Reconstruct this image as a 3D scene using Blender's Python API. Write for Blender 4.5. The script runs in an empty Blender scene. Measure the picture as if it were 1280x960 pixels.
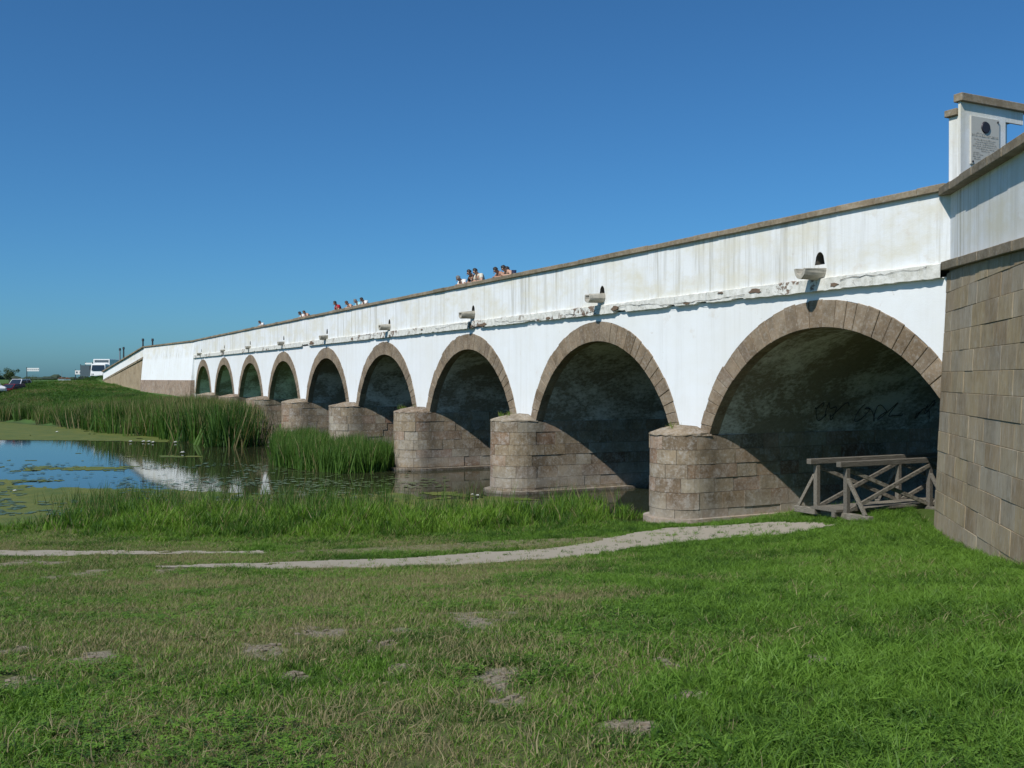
import bpy, bmesh, math, random
import numpy as np
from mathutils import Vector, Matrix

random.seed(7)
rng = np.random.default_rng(11)
sc = bpy.context.scene
COL = sc.collection

# ------------------------------------------------------------------ camera
F = 1250.0; V0 = 473.0; YAW = math.radians(63.12); XC, YC, EYE = 58.45, -17.11, 4.15
cam_d = bpy.data.cameras.new('camera'); cam = bpy.data.objects.new('camera', cam_d); COL.objects.link(cam)
cam_d.sensor_width = 36.0; cam_d.lens = F / 1280.0 * 36.0; cam_d.clip_end = 9000; cam_d.clip_start = 0.05
cam.location = (XC, YC, EYE); cam.rotation_euler = (math.radians(90) - math.atan(7 / F), 0, YAW)
sc.camera = cam

# ------------------------------------------------------------------ sky, sun, exposure
SUN = Vector((0.45, -1.0, 1.17)).normalized()
world = bpy.data.worlds.new('World'); sc.world = world; world.use_nodes = True
wn = world.node_tree; wn.nodes.clear()
w_out = wn.nodes.new('ShaderNodeOutputWorld'); w_bg = wn.nodes.new('ShaderNodeBackground')
sky = wn.nodes.new('ShaderNodeTexSky'); sky.sky_type = 'NISHITA'; sky.sun_disc = False
sky.sun_elevation = math.asin(SUN.z); sky.sun_rotation = math.atan2(SUN.x, SUN.y)
sky.air_density = 1.0; sky.dust_density = 1.9; sky.ozone_density = 10.0; sky.altitude = 1000
w_bg.inputs[1].default_value = 0.1
tintn = wn.nodes.new('ShaderNodeMix'); tintn.data_type = 'RGBA'; tintn.blend_type = 'MULTIPLY'; tintn.inputs[0].default_value = 1.0; tintn.inputs[7].default_value = (0.56, 0.95, 1.04, 1)   # the clear deep blue of the whole sky
wn.links.new(sky.outputs[0], tintn.inputs[6]); wn.links.new(tintn.outputs[2], w_bg.inputs[0]); wn.links.new(w_bg.outputs[0], w_out.inputs[0])
sun_d = bpy.data.lights.new('sun', 'SUN'); sun_d.energy = 4.5; sun_d.angle = math.radians(0.5); sun_d.color = (1.0, 0.96, 0.89)
sun = bpy.data.objects.new('sun', sun_d); COL.objects.link(sun); sun.location = (60, -60, 60)
sun.rotation_euler = SUN.to_track_quat('Z', 'Y').to_euler()
sc.view_settings.view_transform = 'Standard'; sc.view_settings.look = 'None'
sc.view_settings.exposure = 0.0; sc.view_settings.gamma = 1.0; sc.view_settings.use_curve_mapping = False
sc.render.engine = 'CYCLES'
try:
    sc.cycles.max_bounces = 5; sc.cycles.diffuse_bounces = 4; sc.cycles.glossy_bounces = 2; sc.cycles.transmission_bounces = 2; sc.cycles.transparent_max_bounces = 6; sc.cycles.caustics_reflective = False; sc.cycles.caustics_refractive = False
except Exception:
    pass

# ------------------------------------------------------------------ survey helpers: a sight line from the station point to a place on the ground
SY, CY = math.sin(YAW), math.cos(YAW)
def at_depth(u, Z):
    t = (u - 640) / F
    return XC + Z * (-SY + t * CY), YC + Z * (CY + t * SY)
def at_level(u, v, z):
    Z = (EYE - z) * F / (v - V0)
    x, y = at_depth(u, Z); return x, y, z
def at_y(u, v, y):
    t = (u - 640) / F; Z = (y - YC) / (CY + t * SY)
    return XC + Z * (-SY + t * CY), y, EYE + (V0 - v) * Z / F
def to_view(x, y):
    X = np.asarray(x) - XC; Y = np.asarray(y) - YC
    return CY * X + SY * Y, -SY * X + CY * Y          # right, depth

# ------------------------------------------------------------------ noise
def vnoise(x, y, seed=0):
    x = np.asarray(x, float); y = np.asarray(y, float)
    xi = np.floor(x).astype(np.int64); yi = np.floor(y).astype(np.int64); xf = x - xi; yf = y - yi
    def h(a, b):
        n = (a * 374761393 + b * 668265263 + seed * 974634777) & 0x7fffffff
        n = ((n ^ (n >> 13)) * 1274126177) & 0x7fffffff
        n = n ^ (n >> 16)
        return (n & 0xffff) / 65535.0
    u = xf * xf * (3 - 2 * xf); v = yf * yf * (3 - 2 * yf)
    return (h(xi, yi) * (1 - u) + h(xi + 1, yi) * u) * (1 - v) + (h(xi, yi + 1) * (1 - u) + h(xi + 1, yi + 1) * u) * v
def fbm(x, y, seed=0, o=4):
    s = 0; a = 0.5; x = np.asarray(x, float); y = np.asarray(y, float); tot = 0
    for i in range(o):
        s = s + a * vnoise(x, y, seed + i * 17); tot += a; x = x * 2.03 + 11.3; y = y * 2.03 + 5.7; a *= 0.5
    return s / tot

# ------------------------------------------------------------------ materials
MATS = {}
def new_mat(name):
    m = bpy.data.materials.new(name); m.use_nodes = True; m.node_tree.nodes.clear(); MATS[name] = m
    return m, m.node_tree
class NB:
    def __init__(s, nt): s.nt = nt
    def n(s, t, **k):
        nd = s.nt.nodes.new(t)
        for a, b in k.items(): setattr(nd, a, b)
        return nd
    def l(s, a, b): s.nt.links.new(a, b)
    def coord(s, scale=(1, 1, 1), kind='Object'):
        tc = s.n('ShaderNodeTexCoord'); mp = s.n('ShaderNodeMapping'); mp.inputs['Scale'].default_value = scale
        s.l(tc.outputs[kind], mp.inputs[0]); return mp.outputs[0]
    def noise(s, vec, scale, detail=6, rough=0.6, dist=0.0):
        t = s.n('ShaderNodeTexNoise'); t.inputs['Scale'].default_value = scale; t.inputs['Detail'].default_value = detail
        t.inputs['Roughness'].default_value = rough; t.inputs['Distortion'].default_value = dist
        if vec is not None: s.l(vec, t.inputs['Vector'])
        return t.outputs['Fac']
    def ramp(s, fac, stops):
        r = s.n('ShaderNodeValToRGB'); e = r.color_ramp.elements
        while len(e) < len(stops): e.new(0.5)
        for el, (p, c) in zip(e, stops):
            el.position = p; el.color = (*c, 1) if len(c) == 3 else c
        s.l(fac, r.inputs[0]); return r.outputs[0]
    def mix(s, fac, a, b, mode='MIX'):
        m = s.n('ShaderNodeMix', data_type='RGBA', blend_type=mode)
        for sock, val in ((m.inputs[0], fac), (m.inputs[6], a), (m.inputs[7], b)):
            if hasattr(val, 'links'): s.l(val, sock)
            elif isinstance(val, (int, float)): sock.default_value = val
            else: sock.default_value = (*val, 1)
        return m.outputs[2]
    def math(s, op, a, b=0.5, c=None, clamp=False):
        m = s.n('ShaderNodeMath', operation=op, use_clamp=clamp)
        for i, val in enumerate((a, b) if c is None else (a, b, c)):
            if hasattr(val, 'links'): s.l(val, m.inputs[i])
            else: m.inputs[i].default_value = val
        return m.outputs[0]
    def out(s, color, rough=0.85, bump=None, bstr=0.3, bdist=0.02, spec=0.3, **kw):
        p = s.n('ShaderNodeBsdfPrincipled'); o = s.n('ShaderNodeOutputMaterial')
        if hasattr(color, 'links'): s.l(color, p.inputs['Base Color'])
        else: p.inputs['Base Color'].default_value = (*color, 1)
        if hasattr(rough, 'links'): s.l(rough, p.inputs['Roughness'])
        else: p.inputs['Roughness'].default_value = rough
        p.inputs['Specular IOR Level'].default_value = spec
        for k, v in kw.items(): p.inputs[k].default_value = v
        if bump is not None:
            b = s.n('ShaderNodeBump'); b.inputs['Strength'].default_value = bstr; b.inputs['Distance'].default_value = bdist
            s.l(bump, b.inputs['Height']); s.l(b.outputs[0], p.inputs['Normal'])
        s.l(p.outputs[0], o.inputs[0]); return p
BW = lambda t: ((t, t, t))

def stone_mat(name, stops, var=0.35, lime=0.0, scale=1.0, tool=1.0, water=False):
    """weathered stone: every block gets its own tone from the object's random number"""
    m, nt = new_mat(name); b = NB(nt)
    oi = b.n('ShaderNodeObjectInfo')
    tc = b.n('ShaderNodeTexCoord')
    off = b.n('ShaderNodeVectorMath', operation='ADD'); b.l(tc.outputs['Object'], off.inputs[0])
    comb = b.n('ShaderNodeCombineXYZ'); r40 = b.math('MULTIPLY', oi.outputs['Random'], 40.0)
    for i in range(3): b.l(r40, comb.inputs[i])
    b.l(comb.outputs[0], off.inputs[1]); vec = off.outputs[0]
    base = b.ramp(oi.outputs['Random'], stops)
    if tool != 1.0:
        mp = b.n('ShaderNodeMapping'); mp.inputs['Scale'].default_value = (1, 1, tool); b.l(vec, mp.inputs[0]); vec = mp.outputs[0]
    geo = b.n('ShaderNodeNewGeometry'); pos = geo.outputs['Position']
    n1 = b.noise(vec, 2.2 * scale, 8, 0.65); n2 = b.noise(vec, 14 * scale, 6, 0.7); n3 = b.noise(vec, 60 * scale, 3, 0.6)
    col = b.mix(b.ramp(n1, [(0.3, BW(0)), (0.7, BW(1))]), b.mix(1.0, base, BW(1 - var), 'MULTIPLY'), b.mix(1.0, base, BW(1 + var * 0.6), 'MULTIPLY'))
    col = b.mix(b.ramp(n2, [(0.50, BW(0)), (0.72, BW(0.65))]), col, (0.40, 0.37, 0.33))
    col = b.mix(b.ramp(n2, [(0.28, BW(0.6)), (0.42, BW(0))]), col, (0.075, 0.065, 0.055))
    wx = b.noise(pos, 0.9, 9, 0.72); wy = b.noise(pos, 3.1, 8, 0.75)
    col = b.mix(b.ramp(wx, [(0.46, BW(0)), (0.66, BW(0.55))]), col, b.mix(1.0, col, (0.50, 0.47, 0.43), 'MULTIPLY'))
    col = b.mix(b.ramp(wy, [(0.55, BW(0)), (0.68, BW(0.4))]), col, (0.40, 0.365, 0.30))
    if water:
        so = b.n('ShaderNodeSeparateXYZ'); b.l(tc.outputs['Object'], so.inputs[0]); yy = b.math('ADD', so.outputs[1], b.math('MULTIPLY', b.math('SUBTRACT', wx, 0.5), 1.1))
        nose_band = b.math('MULTIPLY', b.math('POWER', 2.718, b.math('MULTIPLY', b.math('POWER', b.math('ABSOLUTE', b.math('SUBTRACT', yy, 0.12)), 2.0), -14.0)), b.ramp(wy, [(0.3, BW(0.25)), (0.6, BW(0.85))]))
        col = b.mix(b.math('MULTIPLY', nose_band, 0.75), col, (0.085, 0.07, 0.05))  # uneven darker upright band in the colour where pier nose meets side
        sp = b.n('ShaderNodeSeparateXYZ'); b.l(pos, sp.inputs[0]); zz = b.math('ADD', sp.outputs[2], b.math('MULTIPLY', b.math('SUBTRACT', wx, 0.5), 1.6))
        col = b.mix(b.ramp(b.math('MULTIPLY', zz, 0.4), [(0.0, BW(0)), (0.07, BW(0.1)), (0.16, BW(0.36)), (0.30, BW(0.20)), (0.40, BW(0))]), col, b.mix(wy, (0.33, 0.31, 0.27), (0.50, 0.48, 0.43)))
        col = b.mix(b.ramp(b.math('MULTIPLY', sp.outputs[2], 0.4), [(0.0, BW(0.75)), (0.07, BW(0))]), col, (0.06, 0.055, 0.045))
    if lime > 0:
        col = b.mix(b.math('MULTIPLY', b.ramp(b.noise(vec, 3.5, 8, 0.75), [(0.5, BW(0)), (0.62, BW(1))]), lime), col, (0.52, 0.50, 0.47))
    h = b.math('ADD', b.math('MULTIPLY', n2, 0.7), b.math('MULTIPLY', n3, 0.3))
    b.out(col, 0.92, h, 0.55, 0.03, 0.15)
    return m

def build_materials():
    # whitewashed plaster with grey run-off streaks and yellowish damp
    m, nt = new_mat('whitewash'); b = NB(nt); v = b.coord()
    st = b.noise(b.coord((3.2, 3.2, 0.13)), 1.0, 7, 0.72); st2 = b.noise(b.coord((9, 9, 0.3)), 1.0, 4, 0.7)
    big = b.noise(v, 0.22, 5, 0.6); blot = b.noise(v, 1.4, 8, 0.7); fine = b.noise(v, 26, 5, 0.7)
    col = b.mix(b.ramp(big, [(0.35, BW(0)), (0.7, BW(1))]), (0.80, 0.82, 0.83), (0.75, 0.755, 0.74))
    gather = b.ramp(b.noise(b.coord((0.33, 0.33, 0.05)), 1.0, 3, 0.6), [(0.34, BW(0.22)), (0.62, BW(1.4))])
    msk = b.math('MULTIPLY', b.ramp(st, [(0.46, BW(0)), (0.68, BW(1))]), b.ramp(st2, [(0.35, BW(0.15)), (0.62, BW(1))]))
    sep = b.n('ShaderNodeSeparateXYZ'); b.l(v, sep.inputs[0])
    up = b.n('ShaderNodeMapRange'); up.inputs[1].default_value = 6.2; up.inputs[2].default_value = 6.6; b.l(sep.outputs[2], up.inputs[0])
    up2 = b.math('ADD', b.math('MULTIPLY', up.outputs[0], 0.85), 0.18)
    col = b.mix(b.math('MULTIPLY', b.math('MULTIPLY', msk, gather, clamp=True), up2), col, (0.36, 0.34, 0.28))
    col = b.mix(b.math('MULTIPLY', b.ramp(b.noise(b.coord((0.5, 0.5, 1.0)), 1.0, 6, 0.7), [(0.44, BW(0)), (0.66, BW(0.75))]), up2), col, (0.66, 0.62, 0.49))
    col = b.mix(b.ramp(blot, [(0.60, BW(0)), (0.66, BW(0.28)), (0.72, BW(0.6))]), col, (0.60, 0.53, 0.44))
    flake = b.noise(v, 2.6, 9, 0.8, 0.6); col = b.mix(b.ramp(flake, [(0.635, BW(0)), (0.66, BW(0.6))]), col, (0.56, 0.51, 0.44))
    col = b.mix(b.ramp(b.noise(v, 0.75, 7, 0.7), [(0.52, BW(0)), (0.7, BW(0.35))]), col, (0.70, 0.70, 0.68))
    col = b.mix(b.ramp(fine, [(0.68, BW(0)), (0.75, BW(0.4))]), col, (0.35, 0.33, 0.30))
    h = b.math('ADD', b.math('MULTIPLY', blot, 0.6), b.math('MULTIPLY', fine, 0.4))
    b.out(col, 0.93, b.math('SUBTRACT', h, b.math('MULTIPLY', b.ramp(flake, [(0.66, BW(0)), (0.68, BW(1))]), 0.5)), 0.4, 0.03, 0.1)
    # string course: same wash, cracked, with the brick showing where pieces fell off
    m, nt = new_mat('ledge_plaster'); b = NB(nt); v = b.coord()
    n1 = b.noise(v, 0.55, 4, 0.6); n2 = b.noise(v, 5.5, 6, 0.7); cr = b.n('ShaderNodeTexVoronoi', feature='DISTANCE_TO_EDGE'); cr.inputs['Scale'].default_value = 0.8
    dv = b.n('ShaderNodeVectorMath', operation='ADD'); nn = b.n('ShaderNodeTexNoise'); nn.inputs['Scale'].default_value = 4; b.l(v, nn.inputs['Vector'])
    b.l(v, dv.inputs[0]); b.l(nn.outputs['Color'], dv.inputs[1]); b.l(dv.outputs[0], cr.inputs['Vector'])
    col = b.mix(b.ramp(n2, [(0.4, BW(0)), (0.68, BW(1))]), (0.72, 0.71, 0.66), (0.50, 0.49, 0.43))
    col = b.mix(b.ramp(cr.outputs[0], [(0.0015, BW(0.7)), (0.006, BW(0))]), col, (0.20, 0.19, 0.17))
    chip = b.math('MULTIPLY', b.ramp(n1, [(0.56, BW(0)), (0.59, BW(1))]), b.ramp(n2, [(0.50, BW(0)), (0.53, BW(1))]))
    col = b.mix(chip, col, (0.20, 0.145, 0.11))
    b.out(col, 0.93, b.math('SUBTRACT', n2, chip), 0.5, 0.04, 0.1)
    stone_mat('voussoir_stone', [(0.0, (0.21, 0.155, 0.10)), (0.3, (0.265, 0.20, 0.135)), (0.55, (0.235, 0.18, 0.125)), (0.8, (0.29, 0.225, 0.155)), (1.0, (0.20, 0.15, 0.105))], 0.30)
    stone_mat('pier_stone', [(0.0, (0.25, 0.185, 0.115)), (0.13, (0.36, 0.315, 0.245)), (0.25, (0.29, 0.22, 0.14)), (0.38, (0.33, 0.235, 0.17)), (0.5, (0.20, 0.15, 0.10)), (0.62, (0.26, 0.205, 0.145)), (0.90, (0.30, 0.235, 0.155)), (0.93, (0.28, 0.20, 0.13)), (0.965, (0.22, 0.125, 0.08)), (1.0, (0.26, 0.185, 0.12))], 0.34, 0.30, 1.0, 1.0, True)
    stone_mat('wing_stone', [(0.0, (0.30, 0.225, 0.135)), (0.2, (0.39, 0.315, 0.21)), (0.4, (0.30, 0.22, 0.13)), (0.6, (0.33, 0.28, 0.205)), (0.8, (0.34, 0.26, 0.15)), (1.0, (0.38, 0.295, 0.18))], 0.20, 0.12, 1.6, 0.22)
    stone_mat('coping_stone', [(0.0, (0.20, 0.165, 0.11)), (0.5, (0.26, 0.21, 0.145)), (1.0, (0.31, 0.245, 0.165))], 0.3)
    stone_mat('spout_stone', [(0.0, (0.40, 0.37, 0.30)), (1.0, (0.52, 0.49, 0.42))], 0.3)
    for nm, c in (('pale_mortar', (0.27, 0.24, 0.19)), ('mortar', (0.27, 0.24, 0.195)), ('dark_mortar', (0.16, 0.145, 0.12)), ('old_brick', (0.17, 0.12, 0.085))):
        m, nt = new_mat(nm); b = NB(nt); n = b.noise(b.coord(), 9, 6, 0.7)
        b.out(b.mix(n, tuple(x * 0.65 for x in c), tuple(x * 1.3 for x in c)), 0.95, n, 0.4, 0.03, 0.1)
    # vault: old limewash half fallen off rubble
    m, nt = new_mat('vault_plaster'); b = NB(nt); v = b.coord((0.8, 1, 1.9))
    n1 = b.noise(v, 0.42, 8, 0.62, 0.3); n2 = b.noise(v, 6.0, 7, 0.75); n3 = b.noise(v, 24, 4, 0.7)
    bare = b.ramp(b.math('ADD', b.math('MULTIPLY', n1, 0.65), b.math('MULTIPLY', n2, 0.35)), [(0.46, BW(0)), (0.56, BW(1))])
    col = b.mix(bare, b.mix(n2, (0.15, 0.135, 0.11), (0.42, 0.375, 0.30)), b.mix(n3, b.mix(n2, (0.55, 0.545, 0.52), (0.84, 0.84, 0.82)), (0.70, 0.69, 0.66)))
    b.out(col, 0.95, b.math('ADD', b.math('MULTIPLY', n2, 0.6), b.math('MULTIPLY', n3, 0.4)), 0.8, 0.06, 0.1)
    # ground under the grass, blended by vertex attributes
    m, nt = new_mat('ground'); b = NB(nt); v = b.coord()
    at = lambda n: (lambda a: a.outputs['Fac'])(b.n('ShaderNodeAttribute', attribute_name=n))
    n1 = b.noise(v, 0.6, 6, 0.65); n2 = b.noise(v, 7, 7, 0.7); n3 = b.noise(v, 45, 5, 0.7)
    green = b.mix(n2, (0.04, 0.07, 0.015), (0.09, 0.135, 0.03)); dry = b.mix(n3, (0.12, 0.11, 0.05), (0.22, 0.195, 0.10))
    dirt = b.mix(b.ramp(n3, [(0.35, BW(0)), (0.65, BW(1))]), (0.14, 0.12, 0.08), (0.33, 0.29, 0.215))
    mud = (0.05, 0.045, 0.03)
    col = b.mix(b.math('MULTIPLY', at('dry'), b.ramp(n2, [(0.3, BW(0.3)), (0.65, BW(1))]), clamp=True), green, dry)
    far = b.mix(n1, (0.05, 0.115, 0.03), (0.09, 0.15, 0.042))
    col = b.mix(at('far'), col, far)
    col = b.mix(b.ramp(b.math('ADD', at('bare'), b.math('MULTIPLY', b.math('SUBTRACT', b.math('ADD', n3, n2), 1.0), 0.9)), [(0.40, BW(0)), (0.75, BW(1))]), col, dirt)
    col = b.mix(at('mud'), col, mud)
    b.out(col, 0.95, b.math('ADD', b.math('MULTIPLY', n2, 0.6), b.math('MULTIPLY', n3, 0.4)), 0.8, 0.05, 0.1)
    m, nt = new_mat('path_dirt'); b = NB(nt); v = b.coord(); n2 = b.noise(v, 3, 7, 0.7); n3 = b.noise(v, 60, 5, 0.7)
    b.out(b.mix(n3, b.mix(n2, (0.27, 0.235, 0.18), (0.40, 0.36, 0.29)), (0.33, 0.295, 0.235)), 0.95, n3, 0.6, 0.02, 0.1)
    m, nt = new_mat('asphalt'); b = NB(nt); n = b.noise(b.coord(), 30, 5, 0.7); b.out(b.mix(n, (0.04, 0.04, 0.042), (0.075, 0.073, 0.07)), 0.9, n, 0.3)
    # water
    m, nt = new_mat('pond_water'); b = NB(nt); v = b.coord((1, 1, 1)); n = b.noise(v, 2.2, 4, 0.6); n2 = b.noise(v, 0.5, 3, 0.5)
    b.out(b.mix(n2, (0.018, 0.022, 0.010), (0.035, 0.038, 0.018)), 0.035, n, 0.10, 0.012, 0.5, IOR=1.33)
    m, nt = new_mat('duckweed'); b = NB(nt); v = b.coord(); n = b.noise(v, 0.8, 6, 0.65); n2 = b.noise(v, 30, 4, 0.7)
    c = b.mix(b.ramp(n, [(0.35, BW(0)), (0.65, BW(1))]), (0.10, 0.14, 0.028), (0.22, 0.215, 0.045)); c = b.mix(n2, c, (0.05, 0.075, 0.02))
    b.out(c, 0.7, n2, 0.5, 0.02, 0.2)
    # foliage: tint comes with each tuft
    def leaf(name, a, bcol, dry, tr=0.35):
        m, nt = new_mat(name); b = NB(nt)
        t = b.n('ShaderNodeAttribute', attribute_name='tint', attribute_type='INSTANCER').outputs['Fac']
        d = b.n('ShaderNodeAttribute', attribute_name='dry', attribute_type='INSTANCER').outputs['Fac']
        bl = b.n('ShaderNodeAttribute', attribute_name='blade').outputs['Fac']
        t = b.math('ADD', t, b.math('MULTIPLY', b.math('SUBTRACT', bl, 0.5), 0.9), clamp=True); c = b.mix(t, a, bcol)
        c = b.mix(b.math('GREATER_THAN', d, bl), c, b.mix(bl, dry, tuple(x * 0.6 for x in dry)))
        p = b.n('ShaderNodeBsdfPrincipled'); b.l(c, p.inputs['Base Color']); p.inputs['Roughness'].default_value = 0.55; p.inputs['Specular IOR Level'].default_value = 0.25
        tl = b.n('ShaderNodeBsdfTranslucent'); b.l(b.mix(1.0, c, (1.2, 1.25, 0.7), 'MULTIPLY'), tl.inputs[0])
        ms = b.n('ShaderNodeMixShader'); ms.inputs[0].default_value = tr; b.l(p.outputs[0], ms.inputs[1]); b.l(tl.outputs[0], ms.inputs[2])
        o = b.n('ShaderNodeOutputMaterial'); b.l(ms.outputs[0], o.inputs[0])
    leaf('grass_blade', (0.040, 0.098, 0.012), (0.150, 0.275, 0.036), (0.36, 0.305, 0.165))
    leaf('reed_blade', (0.024, 0.068, 0.012), (0.098, 0.190, 0.032), (0.27, 0.225, 0.11))
    leaf('shore_blade', (0.038, 0.102, 0.013), (0.170, 0.295, 0.034), (0.28, 0.235, 0.12))
    leaf('weed_leaf', (0.11, 0.19, 0.03), (0.11, 0.19, 0.03), (0.11, 0.19, 0.03), 0.45)
    def plain(name, c, rough=0.6, metallic=0.0, var=0.15, sc_=12, spec=0.4):
        m, nt = new_mat(name); b = NB(nt); n = b.noise(b.coord(), sc_, 5, 0.65)
        b.out(b.mix(n, tuple(x * (1 - var) for x in c), tuple(min(1, x * (1 + var)) for x in c)), rough, n, 0.15, 0.01, spec, Metallic=metallic)
    plain('crown_leaf', (0.045, 0.075, 0.02), 0.7, 0, 0.4, 3); plain('bark', (0.10, 0.08, 0.06), 0.9, 0, 0.4)
    m, nt = new_mat('weathered_wood'); b = NB(nt); n = b.noise(b.coord((1, 1, 1)), 5, 7, 0.7); g = b.noise(b.coord((6, 6, 6), 'Generated'), 3, 6, 0.7, 0.5)
    gr = b.noise(b.coord((22, 22, 22), 'Generated'), 1.0, 5, 0.75); oi = b.n('ShaderNodeObjectInfo'); tone = b.ramp(oi.outputs['Random'], [(0, (0.75, 0.73, 0.70)), (1, (1.2, 1.15, 1.05))])
    b.out(b.mix(1.0, b.mix(b.ramp(gr, [(0.38, BW(0)), (0.6, BW(1))]), (0.085, 0.075, 0.062), b.mix(g, (0.20, 0.185, 0.16), (0.31, 0.295, 0.265))), tone, 'MULTIPLY'), 0.88, gr, 0.8, 0.012, 0.15)
    plain('plaque_stone', (0.52, 0.50, 0.45), 0.55, 0, 0.08, 20); plain('bronze', (0.045, 0.04, 0.05), 0.5, 0.4, 0.3)
    plain('engraved_text', (0.30, 0.29, 0.27), 0.8); plain('hole_dark', (0.02, 0.02, 0.02), 0.95)
    plain('black_paint', (0.05, 0.05, 0.055), 0.8)
    plain('skin', (0.50, 0.30, 0.21), 0.6, 0, 0.1); plain('skin_tan', (0.38, 0.21, 0.14), 0.6, 0, 0.1)
    plain('hair_dark', (0.025, 0.02, 0.018), 0.6); plain('hair_grey', (0.16, 0.155, 0.15), 0.7); plain('hair_brown', (0.07, 0.04, 0.025), 0.6)
    for nm, c in (('cloth_white', (0.78, 0.77, 0.74)), ('cloth_cream', (0.62, 0.58, 0.48)), ('cloth_red', (0.35, 0.02, 0.035)), ('cloth_black', (0.03, 0.03, 0.032)),
                  ('cloth_aqua', (0.35, 0.62, 0.66)), ('cloth_pink', (0.60, 0.36, 0.30)), ('cloth_navy', (0.03, 0.04, 0.08)), ('cloth_denim', (0.06, 0.09, 0.16)), ('cloth_tan', (0.45, 0.36, 0.26))):
        plain(nm, c, 0.9, 0, 0.12, 25, 0.1)
    plain('paint_silver', (0.62, 0.63, 0.65), 0.3, 0.3, 0.05); plain('paint_red', (0.16, 0.015, 0.02), 0.3, 0, 0.08); plain('paint_white', (0.78, 0.78, 0.77), 0.4, 0, 0.06)
    plain('glass_dark', (0.02, 0.03, 0.045), 0.06, 0, 0.1, 3, 0.6); plain('tyre', (0.02, 0.02, 0.02), 0.9); plain('steel', (0.35, 0.36, 0.37), 0.45, 0.7, 0.1)
    plain('dark_steel', (0.06, 0.065, 0.07), 0.5, 0.3, 0.2); plain('lamp_glass', (0.75, 0.72, 0.70), 0.2); plain('panel_dark', (0.07, 0.10, 0.12), 0.6); plain('roof_tile', (0.25, 0.10, 0.06), 0.8)
    plain('petal_white', (0.80, 0.80, 0.76), 0.6, 0, 0.05); plain('petal_yellow', (0.65, 0.45, 0.05), 0.6); plain('pad_green', (0.075, 0.11, 0.035), 0.35, 0, 0.35, 2)
    plain('far_leaf', (0.035, 0.055, 0.03), 0.9, 0, 0.3, 0.05); plain('rubble', (0.25, 0.22, 0.18), 0.95, 0, 0.4, 3); plain('twig', (0.20, 0.165, 0.12), 0.9, 0, 0.3)
build_materials()
M = MATS

# ------------------------------------------------------------------ object helpers
def link(o, parent=None):
    COL.objects.link(o)
    if parent is not None:
        o.parent = parent; o.location = Vector(o.location) - world_loc(parent)
    return o
def world_loc(o):
    l = Vector(o.location)
    while o.parent is not None: o = o.parent; l = l + Vector(o.location)
    return l
def mesh_obj(name, verts, faces, mat, parent=None, smooth=False, loc=(0, 0, 0)):
    me = bpy.data.meshes.new(name); me.from_pydata([tuple(map(float, v)) for v in verts], [], faces); me.update()
    mats = mat if isinstance(mat, (list, tuple)) else [mat]
    for k in mats: me.materials.append(M[k])
    if smooth: me.polygons.foreach_set('use_smooth', [True] * len(me.polygons))
    o = bpy.data.objects.new(name, me); o.location = loc
    return link(o, parent)
def tag(o, label=None, cat=None, group=None, kind=None):
    for k, v in (('label', label), ('category', cat), ('group', group), ('kind', kind)):
        if v: o[k] = v
    return o
def thing(name, loc, label, cat, group=None):
    o = bpy.data.objects.new(name, None); o.location = loc; o.empty_display_size = 0.3; COL.objects.link(o)
    return tag(o, label, cat, group)
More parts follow.
